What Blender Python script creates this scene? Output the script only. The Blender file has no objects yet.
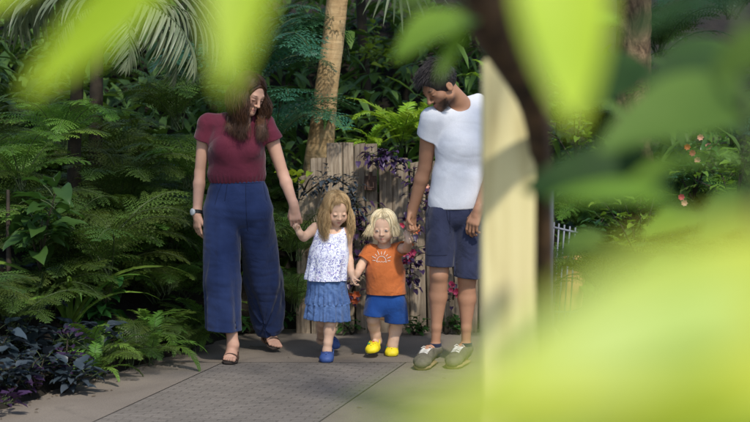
import bpy, bmesh, math, random
import numpy as np
from mathutils import Vector, Matrix
from mathutils.bvhtree import BVHTree

random.seed(7)
RNG = np.random.default_rng(7)
SC = bpy.context.scene
COL = SC.collection
PI = math.pi

# ------------------------------------------------------------------ camera
FPX = 1530.0
PITCH = math.radians(3.78)
CAMH = 1.5
cam_d = bpy.data.cameras.new('camera')
cam = bpy.data.objects.new('camera', cam_d)
COL.objects.link(cam)
cam.location = (0, 0, CAMH)
cam.rotation_euler = (PI / 2 - PITCH, 0, 0)
cam_d.sensor_width = 36.0
cam_d.lens = FPX / 750 * 36.0
cam_d.clip_start = 0.02
cam_d.clip_end = 500
cam_d.dof.use_dof = True
cam_d.dof.focus_distance = 9.1
cam_d.dof.aperture_fstop = 2.7
SC.camera = cam
cs, sn = math.cos(PITCH), math.sin(PITCH)


def W(px, py, Y):
    """point of the real place seen at photo pixel (px,py) standing Y metres away"""
    x = (px - 375) / FPX
    u = (211 - py) / FPX
    t = Y / (cs + u * sn)
    return np.array([x * t, Y, CAMH + (u * cs - sn) * t])


def G(px, py):
    """ground point (z=0) under photo pixel"""
    u = (211 - py) / FPX
    t = -CAMH / (u * cs - sn)
    return np.array([(px - 375) / FPX * t, (cs + u * sn) * t, 0.0])


# ------------------------------------------------------------------ scene graph helpers
def tag(o, label=None, cat=None, group=None, kind=None):
    if label: o['label'] = label
    if cat: o['category'] = cat
    if group: o['group'] = group
    if kind: o['kind'] = kind
    return o


def empty(name, loc=(0, 0, 0), label=None, cat=None, group=None, rz=0.0):
    o = bpy.data.objects.new(name, None)
    o.empty_display_size = 0.1
    COL.objects.link(o)
    o.location = tuple(float(v) for v in loc)
    o.rotation_euler = (0, 0, rz)
    return tag(o, label, cat, group)


def link(name, me, parent=None, loc=(0, 0, 0)):
    o = bpy.data.objects.new(name, me)
    COL.objects.link(o)
    if parent: o.parent = parent
    o.location = tuple(float(v) for v in loc)
    return o


def make_mesh(name, V, F, mats=(), smooth=True, col=None, fmat=None):
    me = bpy.data.meshes.new(name)
    V = np.asarray(V, np.float32)
    if isinstance(F, np.ndarray) and F.ndim == 2 and len(F):
        k = F.shape[1]
        me.vertices.add(len(V)); me.vertices.foreach_set('co', V.ravel())
        me.loops.add(F.size); me.loops.foreach_set('vertex_index', F.astype(np.int32).ravel())
        me.polygons.add(len(F))
        me.polygons.foreach_set('loop_start', np.arange(0, F.size, k, dtype=np.int32))
        me.polygons.foreach_set('loop_total', np.full(len(F), k, np.int32))
    else:
        me.from_pydata([tuple(map(float, v)) for v in V], [], [tuple(map(int, f)) for f in F])
    if not isinstance(mats, (list, tuple)): mats = [mats]
    for m in mats: me.materials.append(m)
    me.update(calc_edges=True)
    me.polygons.foreach_set('use_smooth', np.full(len(me.polygons), smooth))
    if fmat is not None:
        me.polygons.foreach_set('material_index', np.asarray(fmat, np.int32))
    if col is not None:
        a = me.color_attributes.new('Col', 'FLOAT_COLOR', 'POINT')
        c = np.ones((len(V), 4), np.float32); c[:, :3] = col
        a.data.foreach_set('color', c.ravel())
    me.validate()
    me.update()
    return me


class MB:
    """mesh builder that collects quads/tris"""
    def __init__(s): s.V = []; s.F = []; s.C = []; s.n = 0

    def add(s, V, F, c=None):
        V = np.asarray(V, float).reshape(-1, 3)
        s.V.append(V)
        s.F += [tuple(i + s.n for i in f) for f in F]
        s.C.append(np.tile(np.asarray(c if c is not None else (1, 1, 1), float), (len(V), 1)))
        s.n += len(V)

    def mesh(s, name, mats, smooth=True, color=False):
        V = np.concatenate(s.V)
        C = np.concatenate(s.C) if color else None
        k = {len(f) for f in s.F}
        F = np.array(s.F) if len(k) == 1 else s.F
        return make_mesh(name, V, F, mats, smooth, C)

    def tube(s, pts, rad, n=6, c=None, caps=True):
        pts = [np.asarray(p, float) for p in pts]
        m = len(pts)
        if np.isscalar(rad): rad = [rad] * m
        V = []; F = []
        ref = None
        for i in range(m):
            t = pts[min(i + 1, m - 1)] - pts[max(i - 1, 0)]
            t = t / (np.linalg.norm(t) + 1e-9)
            if ref is None:
                ref = np.array([0, 0, 1.0]) if abs(t[2]) < 0.8 else np.array([1.0, 0, 0])
            a = ref - t * ref.dot(t); a /= np.linalg.norm(a) + 1e-9
            ref = a
            b = np.cross(t, a)
            for j in range(n):
                th = 2 * PI * j / n
                V.append(pts[i] + rad[i] * (math.cos(th) * a + math.sin(th) * b))
        for i in range(m - 1):
            for j in range(n):
                F.append((i * n + j, i * n + (j + 1) % n, (i + 1) * n + (j + 1) % n, (i + 1) * n + j))
        if caps:
            V.append(pts[0]); V.append(pts[-1])
            for j in range(n):
                F.append((m * n, (j + 1) % n, j, m * n)[:3])
                F.append((m * n + 1, (m - 1) * n + j, (m - 1) * n + (j + 1) % n))
        s.add(V, F, c)

    def box(s, lo, hi, c=None):
        x0, y0, z0 = lo; x1, y1, z1 = hi
        V = [(x0, y0, z0), (x1, y0, z0), (x1, y1, z0), (x0, y1, z0), (x0, y0, z1), (x1, y0, z1), (x1, y1, z1), (x0, y1, z1)]
        s.add(V, [(0, 3, 2, 1), (4, 5, 6, 7), (0, 1, 5, 4), (1, 2, 6, 5), (2, 3, 7, 6), (3, 0, 4, 7)], c)


# ------------------------------------------------------------------ materials
def mat(name):
    m = bpy.data.materials.new(name); m.use_nodes = True
    nt = m.node_tree; nt.nodes.clear()
    out = nt.nodes.new('ShaderNodeOutputMaterial')
    return m, nt, out


def N(nt, t, **kw):
    n = nt.nodes.new(t)
    for k, v in kw.items():
        if k in n.inputs.keys(): n.inputs[k].default_value = v
        else: setattr(n, k, v)
    return n


def ramp(nt, src, stops):
    r = nt.nodes.new('ShaderNodeValToRGB')
    el = r.color_ramp.elements
    while len(el) < len(stops): el.new(0.5)
    for e, (p, c) in zip(el, stops):
        e.position = p
        e.color = (*c, 1) if len(c) == 3 else c
    nt.links.new(src, r.inputs[0])
    return r.outputs[0]


def coords(nt, scale=(1, 1, 1)):
    tc = N(nt, 'ShaderNodeTexCoord')
    mp = N(nt, 'ShaderNodeMapping')
    mp.inputs['Scale'].default_value = scale
    nt.links.new(tc.outputs['Object'], mp.inputs[0])
    return mp.outputs[0]


def noise(nt, vec, scale, detail=4, rough=0.55, dist=0.0):
    n = N(nt, 'ShaderNodeTexNoise')
    n.inputs['Scale'].default_value = scale
    n.inputs['Detail'].default_value = detail
    n.inputs['Roughness'].default_value = rough
    n.inputs['Distortion'].default_value = dist
    nt.links.new(vec, n.inputs['Vector'])
    return n.outputs['Fac']


def bump(nt, h, strength, dist=0.01, prev=None):
    b = N(nt, 'ShaderNodeBump')
    b.inputs['Strength'].default_value = strength
    b.inputs['Distance'].default_value = dist
    nt.links.new(h, b.inputs['Height'])
    if prev is not None: nt.links.new(prev, b.inputs['Normal'])
    return b.outputs[0]


def mixc(nt, fac, a, b, mode='MIX'):
    m = N(nt, 'ShaderNodeMix'); m.data_type = 'RGBA'; m.blend_type = mode
    for s, v in ((0, fac), (6, a), (7, b)):
        if hasattr(v, 'is_linked'): nt.links.new(v, m.inputs[s])
        elif s == 0: m.inputs[0].default_value = v
        else: m.inputs[s].default_value = (*v, 1)
    return m.outputs[2]


def basic(name, c1, c2, scale=(1, 1, 1), ns=8, rough=0.7, bs=0.3, bd=0.004, detail=5, lo=0.35, hi=0.65, spec=0.3, extra=None, dist=0.0, bscale=None):
    m, nt, out = mat(name)
    v = coords(nt, scale)
    f = noise(nt, v, ns, detail, 0.6, dist)
    c = ramp(nt, f, [(lo, c1), (hi, c2)])
    p = N(nt, 'ShaderNodeBsdfPrincipled')
    nt.links.new(c, p.inputs['Base Color'])
    p.inputs['Roughness'].default_value = rough
    p.inputs['Specular IOR Level'].default_value = spec
    f2 = noise(nt, v, bscale or ns * 3, 6, 0.65)
    nt.links.new(bump(nt, f2, bs, bd), p.inputs['Normal'])
    nt.links.new(p.outputs[0], out.inputs[0])
    return m


def leaf_mat(name, c1, c2, trans=0.35, rough=0.45, var=0.35, ns=3.0, spec=0.35, tcol=None):
    m, nt, out = mat(name)
    v = coords(nt)
    f = noise(nt, v, ns, 3)
    c = ramp(nt, f, [(0.35, c1), (0.65, c2)])
    oi = N(nt, 'ShaderNodeObjectInfo')
    mr = N(nt, 'ShaderNodeMapRange')
    mr.inputs[3].default_value = 1 - var; mr.inputs[4].default_value = 1 + var
    nt.links.new(oi.outputs['Random'], mr.inputs[0])
    hs = N(nt, 'ShaderNodeHueSaturation')
    nt.links.new(c, hs.inputs['Color']); nt.links.new(mr.outputs[0], hs.inputs['Value'])
    m7 = N(nt, 'ShaderNodeMath', operation='MULTIPLY'); m7.inputs[1].default_value = 7.31; nt.links.new(oi.outputs['Random'], m7.inputs[0])
    f7 = N(nt, 'ShaderNodeMath', operation='FRACT'); nt.links.new(m7.outputs[0], f7.inputs[0])
    mh = N(nt, 'ShaderNodeMapRange'); mh.inputs[3].default_value = .5 - .09 * var; mh.inputs[4].default_value = .5 + .03 * var
    nt.links.new(f7.outputs[0], mh.inputs[0]); nt.links.new(mh.outputs[0], hs.inputs['Hue'])
    p = N(nt, 'ShaderNodeBsdfPrincipled')
    nt.links.new(hs.outputs[0], p.inputs['Base Color'])
    p.inputs['Roughness'].default_value = rough
    p.inputs['Specular IOR Level'].default_value = spec
    t = N(nt, 'ShaderNodeBsdfTranslucent')
    tc = mixc(nt, 0.5, hs.outputs[0], tcol or (c2[0] * 1.6, c2[1] * 1.5, c2[2] * 0.6))
    nt.links.new(tc, t.inputs[0])
    mx = N(nt, 'ShaderNodeMixShader'); mx.inputs[0].default_value = trans
    nt.links.new(p.outputs[0], mx.inputs[1]); nt.links.new(t.outputs[0], mx.inputs[2])
    nt.links.new(mx.outputs[0], out.inputs[0])
    return m


def vcol_mat(name, rough=0.5, spec=0.3, sss=0.0, ns=60, bs=0.08, bd=0.003, mott=0.12):
    m, nt, out = mat(name)
    a = N(nt, 'ShaderNodeVertexColor'); a.layer_name = 'Col'
    v = coords(nt)
    f = noise(nt, v, 14, 4)
    g = ramp(nt, f, [(0.3, (1 - mott,) * 3), (0.7, (1 + mott * 0.3,) * 3)])
    c = mixc(nt, 1.0, a.outputs[0], g, 'MULTIPLY')
    p = N(nt, 'ShaderNodeBsdfPrincipled')
    nt.links.new(c, p.inputs['Base Color'])
    p.inputs['Roughness'].default_value = rough
    p.inputs['Specular IOR Level'].default_value = spec
    if sss > 0:
        p.inputs['Subsurface Weight'].default_value = sss
        p.inputs['Subsurface Radius'].default_value = (0.012, 0.004, 0.002)
        p.inputs['Subsurface Scale'].default_value = 0.6
    nt.links.new(bump(nt, noise(nt, v, ns, 4), bs, bd), p.inputs['Normal'])
    nt.links.new(p.outputs[0], out.inputs[0])
    return m


def cloth_mat(name, c1, c2, ns=9, weave=900, wr=0.5, rough=0.85, sheen=0.15, fold=14, fs=0.35):
    m, nt, out = mat(name)
    v = coords(nt)
    c = ramp(nt, noise(nt, v, ns, 5), [(0.3, c1), (0.7, c2)])
    fine = noise(nt, v, 260, 2)
    c = mixc(nt, 1.0, c, ramp(nt, fine, [(0.3, (.92,) * 3), (0.7, (1.04,) * 3)]), 'MULTIPLY')
    p = N(nt, 'ShaderNodeBsdfPrincipled')
    nt.links.new(c, p.inputs['Base Color'])
    p.inputs['Roughness'].default_value = rough
    p.inputs['Specular IOR Level'].default_value = 0.15
    p.inputs['Sheen Weight'].default_value = sheen
    b1 = bump(nt, noise(nt, v, fold, 3, 0.5, 1.2), fs, 0.02)
    b2 = bump(nt, fine, 0.05, 0.001, b1)
    nt.links.new(b2, p.inputs['Normal'])
    nt.links.new(p.outputs[0], out.inputs[0])
    return m


# ------------------------------------------------------------------ signed distance modelling
class Field:
    def __init__(s, lo, hi, h):
        s.lo = np.asarray(lo, float); s.h = h
        s.n = np.ceil((np.asarray(hi, float) - s.lo) / h).astype(int) + 1
        s.ax = [(s.lo[i] + h * np.arange(s.n[i])).astype(np.float32) for i in range(3)]
        s.F = np.full(s.n, 0.5, np.float32)

    def blk(s, lo, hi):
        i0 = np.clip(np.floor((np.asarray(lo) - s.lo) / s.h).astype(int), 0, s.n - 1)
        i1 = np.clip(np.ceil((np.asarray(hi) - s.lo) / s.h).astype(int) + 1, 1, s.n)
        sl = tuple(slice(a, b) for a, b in zip(i0, i1))
        X = s.ax[0][sl[0]][:, None, None]; Y = s.ax[1][sl[1]][None, :, None]; Z = s.ax[2][sl[2]][None, None, :]
        return sl, X, Y, Z

    def put(s, sl, d, k, op):
        f = s.F[sl]
        k = max(k, 1e-5)
        if op == 'u':
            h = np.clip(0.5 + 0.5 * (f - d) / k, 0, 1); r = f + (d - f) * h - k * h * (1 - h)
        elif op == 'sub':
            h = np.clip(0.5 - 0.5 * (f + d) / k, 0, 1); r = f + (-d - f) * h + k * h * (1 - h)
        else:
            h = np.clip(0.5 - 0.5 * (f - d) / k, 0, 1); r = f + (d - f) * h + k * h * (1 - h)
        s.F[sl] = r

    def seg(s, a, b, ra, rb, side=(1, 0, 0), k=0.01, op='u', inf=0.0, endr=1.0):
        a = np.asarray(a, float); b = np.asarray(b, float)
        ra = (ra, ra) if np.isscalar(ra) else ra
        rb = (rb, rb) if np.isscalar(rb) else rb
        ra = (ra[0] + inf, ra[1] + inf); rb = (rb[0] + inf, rb[1] + inf)
        rm = max(*ra, *rb) + k + 2 * s.h
        sl, X, Y, Z = s.blk(np.minimum(a, b) - rm, np.maximum(a, b) + rm)
        ab = b - a; L2 = ab.dot(ab) + 1e-12; e3 = ab / math.sqrt(L2)
        t = np.clip(((X - a[0]) * ab[0] + (Y - a[1]) * ab[1] + (Z - a[2]) * ab[2]) / L2, 0, 1)
        qx = X - (a[0] + t * ab[0]); qy = Y - (a[1] + t * ab[1]); qz = Z - (a[2] + t * ab[2])
        rx = ra[0] + (rb[0] - ra[0]) * t; ry = ra[1] + (rb[1] - ra[1]) * t
        if ra[0] == ra[1] and rb[0] == rb[1] and endr == 1.0:
            d = np.sqrt(qx * qx + qy * qy + qz * qz) - rx
        else:
            e1 = np.asarray(side, float); e1 = e1 - e3 * e1.dot(e3); e1 /= np.linalg.norm(e1)
            e2 = np.cross(e3, e1)
            q1 = qx * e1[0] + qy * e1[1] + qz * e1[2]
            q2 = qx * e2[0] + qy * e2[1] + qz * e2[2]
            q3 = qx * e3[0] + qy * e3[1] + qz * e3[2]
            rc = np.minimum(rx, ry) * endr
            g = np.sqrt((q1 / rx) ** 2 + (q2 / ry) ** 2 + (q3 / rc) ** 2)
            g2 = np.sqrt((q1 / rx ** 2) ** 2 + (q2 / ry ** 2) ** 2 + (q3 / rc ** 2) ** 2) + 1e-6
            d = np.where(g > 0.3, g * (g - 1) / g2, (g - 1) * np.minimum(rx, ry))
        s.put(sl, d.astype(np.float32), k, op)

    def ell(s, c, r, R=None, k=0.01, op='u', inf=0.0):
        c = np.asarray(c, float); r = np.asarray(r, float) + inf
        R = np.eye(3) if R is None else R
        rm = r.max() + k + 2 * s.h
        sl, X, Y, Z = s.blk(c - rm, c + rm)
        q = [(X - c[0]) * R[0, i] + (Y - c[1]) * R[1, i] + (Z - c[2]) * R[2, i] for i in range(3)]
        g = np.sqrt(sum((q[i] / r[i]) ** 2 for i in range(3)))
        g2 = np.sqrt(sum((q[i] / r[i] ** 2) ** 2 for i in range(3))) + 1e-6
        d = np.where(g > 0.3, g * (g - 1) / g2, (g - 1) * r.min())
        s.put(sl, d.astype(np.float32), k, op)

    def plane(s, p, n, k=0.003, lo=None, hi=None):
        """keep the half space (x-p).n < 0 inside the block"""
        n = np.asarray(n, float); n /= np.linalg.norm(n)
        sl, X, Y, Z = s.blk(s.lo if lo is None else lo, (s.lo + s.h * s.n) if hi is None else hi)
        d = (X - p[0]) * n[0] + (Y - p[1]) * n[1] + (Z - p[2]) * n[2]
        s.put(sl, d.astype(np.float32), k, 'i')

    def apply(s, prims, inf=0.0):
        for p in prims:
            if p[0] == 'seg': s.seg(*p[1:6], k=p[6], inf=inf, op=p[7] if len(p) > 7 else 'u')
            else: s.ell(p[1], p[2], p[3], k=p[4], inf=inf, op=p[5] if len(p) > 5 else 'u')

    def wrinkle(s, amp, freq, seed=0, stretch=(1, 1, 1), lo=None, hi=None, n=5):
        r = np.random.default_rng(seed)
        sl, X, Y, Z = s.blk(s.lo if lo is None else lo, (s.lo + s.h * s.n) if hi is None else hi)
        f = s.F[sl]
        near = np.abs(f) < 0.06
        ix = np.argwhere(near)
        P = np.stack([s.ax[i][sl[i]][ix[:, i]] for i in range(3)], 1) * np.asarray(stretch, np.float32)
        tot = np.zeros(len(P), np.float32)
        for i in range(n):
            d = r.normal(size=3); d /= np.linalg.norm(d)
            d2 = r.normal(size=3); d2 /= np.linalg.norm(d2)
            fr = freq * r.uniform(0.6, 1.6)
            w = np.sin(P @ d * fr + 1.6 * np.sin(P @ d2 * fr * 0.55 + r.uniform(0, 6)) + r.uniform(0, 6))
            tot += (1 - np.abs(w) * 1.6)            # ridged
        if hi is not None and lo is not None: tot *= np.clip((hi[2] - s.ax[2][sl[2]][ix[:, 2]]) / .14, 0, 1)
        f[near] += (tot / n * amp).astype(np.float32)
        s.F[sl] = f

    def pleat(s, c, nf, amp0, amp1, z0, z1, seed=0, lo=None, hi=None, p=1.0):
        r = np.random.default_rng(seed)
        sl, X, Y, Z = s.blk(s.lo if lo is None else lo, (s.lo + s.h * s.n) if hi is None else hi)
        th = np.arctan2(Y - c[1], X - c[0])
        t = np.clip((Z - z0) / (z1 - z0), 0, 1) ** p
        ph = r.uniform(0, 6, 3)
        zz = Z * 9
        w = np.sin(nf * th + ph[0] + 0.8 * np.sin(3 * th + ph[1]) + 0.35 * np.sin(zz + 2 * th)) + 0.5 * np.sin(1.7 * nf * th + ph[2] + 0.5 * np.sin(zz * 1.7))
        f = s.F[sl]
        s.F[sl] = np.where(np.abs(f) < 0.08, f + (amp0 + (amp1 - amp0) * t) * w, f).astype(np.float32)

    def like(s): 
        o = Field.__new__(Field); o.lo, o.h, o.n, o.ax = s.lo, s.h, s.n, s.ax
        o.F = np.full(s.n, 0.5, np.float32); return o

    def merge(s, o, k=.02):
        s.put((slice(None),) * 3, o.F, k, 'u')

    def surface(s):
        F = s.F; S = F < 0
        c = np.zeros(tuple(np.array(F.shape) - 1), np.int8)
        off = [(i, j, k) for i in (0, 1) for j in (0, 1) for k in (0, 1)]
        def cut(A, o): return A[o[0]:A.shape[0] - 1 + o[0], o[1]:A.shape[1] - 1 + o[1], o[2]:A.shape[2] - 1 + o[2]]
        for o in off: c += cut(S, o)
        idx = np.argwhere((c > 0) & (c < 8))
        val = {o: F[idx[:, 0] + o[0], idx[:, 1] + o[1], idx[:, 2] + o[2]] for o in off}
        acc = np.zeros((len(idx), 3)); cnt = np.zeros(len(idx))
        for o in off:
            for ax in range(3):
                if o[ax]: continue
                q = list(o); q[ax] = 1; q = tuple(q)
                fa, fb = val[o], val[q]
                m = (fa < 0) != (fb < 0)
                t = fa[m] / (fa[m] - fb[m])
                p = np.tile(np.array(o, float), (m.sum(), 1)); p[:, ax] += t
                acc[m] += p; cnt[m] += 1
        V = s.lo + s.h * (idx + acc / cnt[:, None])
        ids = np.full(c.shape, -1, np.int32)
        ids[idx[:, 0], idx[:, 1], idx[:, 2]] = np.arange(len(idx))
        quads = []
        for ax in range(3):
            a1, a2 = [(1, 2), (2, 0), (0, 1)][ax]
            A = np.take(S, range(0, S.shape[ax] - 1), ax); B = np.take(S, range(1, S.shape[ax]), ax)
            e = np.argwhere(A != B)
            e = e[(e[:, a1] > 0) & (e[:, a2] > 0) & (e[:, a1] < c.shape[a1]) & (e[:, a2] < c.shape[a2])]
            def cell(d1, d2):
                q = e.copy(); q[:, a1] += d1; q[:, a2] += d2
                return ids[q[:, 0], q[:, 1], q[:, 2]]
            q = np.stack([cell(-1, -1), cell(0, -1), cell(0, 0), cell(-1, 0)], 1)
            ins = S[e[:, 0], e[:, 1], e[:, 2]]
            q[~ins] = q[~ins][:, ::-1]
            quads.append(q)
        Q = np.concatenate(quads)
        Q = Q[(Q >= 0).all(1)]
        return V, Q

    def mesh(s, name, mats, origin, colfn=None, base=(1, 1, 1)):
        V, Q = s.surface()
        C = None
        if colfn is not None:
            C = np.tile(np.asarray(base, float), (len(V), 1)); C = colfn(V, C)
        return make_mesh(name, V - np.asarray(origin), Q, mats, True, C)


def nrm(v):
    v = np.asarray(v, float); return v / np.linalg.norm(v)


def frame(fwd, up):
    """columns: x (side), y (forward), z (up)"""
    f = nrm(fwd); u = np.asarray(up, float); u = nrm(u - f * u.dot(f)); x = np.cross(f, u)
    return np.stack([x, f, u], 1)
# ------------------------------------------------------------------ anatomy helpers
def arm_prims(sh, el, wr, r=(0.046, 0.038, 0.027), k=0.012):
    sh, el, wr = map(np.asarray, (sh, el, wr))
    m = el + (wr - el) * 0.28
    d = sh + (el - sh) * 0.3
    return [('seg', sh, d, r[0] * 1.12, r[0], (1, 0, 0), k), ('seg', d, el, r[0], r[1] * 0.93, (1, 0, 0), k),
            ('seg', el, m, r[1] * 0.93, r[1], (1, 0, 0), k), ('seg', m, wr, r[1], r[2], (1, 0, 0), k)]


def leg_prims(hip, kn, an, r=(0.085, 0.056, 0.06, 0.034), back=(0, 1, 0), k=0.015):
    hip, kn, an = map(np.asarray, (hip, kn, an)); back = np.asarray(back, float)
    c = kn + (an - kn) * 0.3
    lo = kn + (an - kn) * 0.72
    return [('seg', hip, kn, r[0], r[1], (1, 0, 0), k), ('seg', kn, c + back * r[2] * 0.28, r[1] * 0.93, r[2], (1, 0, 0), k),
            ('seg', c + back * r[2] * 0.28, lo, r[2], r[3] * 1.12, (1, 0, 0), k), ('seg', lo, an, r[3] * 1.12, r[3], (1, 0, 0), k),
            ('ell', kn - back * r[1] * 0.45, (r[1] * 0.62,) * 3, None, 0.02)]


def foot_prims(o, R, L, an, ra, toes=True):
    """R columns: side, forward, up; o: heel contact point"""
    P = lambda a, b, c: np.asarray(o) + R @ np.array([b, a, c]) * (L / 0.25)
    q = L / 0.25
    pr = [('seg', P(.028, 0, .032), P(.10, 0, .034), .03 * q, .034 * q, (1, 0, 0), .015),
          ('seg', P(.09, 0, .036), P(.178, .002, .021), (.036 * q, .034 * q), (.043 * q, .019 * q), tuple(R[:, 0]), .015),
          ('seg', P(.05, 0, .045), np.asarray(an), .036 * q, ra, (1, 0, 0), .02),
          ('seg', P(.075, 0, .075), P(.15, 0, .034), .03 * q, .024 * q, (1, 0, 0), .02)]
    if toes:
        for i, (b, l, r) in enumerate([(-.028, .245, .0125), (-.011, .24, .0095), (.004, .232, .009), (.018, .222, .0085), (.031, .209, .0085)]):
            pr.append(('seg', P(.175, b, .018), P(l - r * .6, b * 1.08, .0125), r * 1.1 * q, r * q, (1, 0, 0), .003))
    return pr


def hand_prims(wr, d, n, t, S=1.0, curl=(25, 35, 25), spread=4, thumb=(25, 20), rw=0.026, fk=0.0025):
    """wr wrist; d towards knuckles; n palm normal; t thumb side"""
    d = nrm(d); n = np.asarray(n, float); n = nrm(n - d * n.dot(d))
    t0 = np.asarray(t, float); t0 = t0 - d * t0.dot(d) - n * n.dot(t0); t = nrm(t0)
    wr = np.asarray(wr, float)
    kn = wr + d * 0.088 * S
    pr = [('seg', wr + d * .012 * S, kn - d * .012 * S, (.031 * S, .0165 * S), (.039 * S, .0145 * S), tuple(t), .012),
          ('seg', wr - d * .02 * S, wr + d * .03 * S, rw, .022 * S, (1, 0, 0), .014)]
    L = [(.040, .026, .021), (.044, .029, .022), (.041, .027, .021), (.032, .021, .018)]
    off = [.029, .0098, -.0098, -.028]
    for i in range(4):
        p = kn + t * off[i] * S - d * abs(off[i]) * 0.22 * S
        a = 0.0
        sp = math.radians(spread) * (1.5 - i)
        dd = nrm(d + t * math.tan(sp))
        r = [.0088, .0092, .0088, .0078][i] * S
        pr.append(('seg', p - dd * .03 * S, p, r * 1.05, r * 1.08, (1, 0, 0), .008))
        for j in range(3):
            a += math.radians(curl[j] * (0.85 + 0.12 * i))
            q = p + (dd * math.cos(a) + n * math.sin(a)) * L[i][j] * S
            pr.append(('seg', p, q, r * (1.05 - .08 * j), r * (0.97 - .09 * j), (1, 0, 0), fk))
            p = q
    b = wr + d * .026 * S + t * .022 * S + n * .006 * S
    a1, a2 = math.radians(38 - thumb[0] * .3), math.radians(thumb[0])
    v1 = nrm(d * math.cos(a1) + t * math.sin(a1) + n * math.sin(a2))
    q = b + v1 * .042 * S
    pr.append(('seg', b, q, .0155 * S, .0108 * S, (1, 0, 0), .008))
    v2 = nrm(v1 + n * math.radians(thumb[1]) - t * 0.25)
    q2 = q + v2 * .031 * S
    pr.append(('seg', q, q2, .0108 * S, .0098 * S, (1, 0, 0), fk))
    v3 = nrm(v2 + n * math.radians(thumb[1]) - t * 0.2)
    pr.append(('seg', q2, q2 + v3 * .024 * S, .0098 * S, .0078 * S, (1, 0, 0), fk))
    return pr


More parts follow.
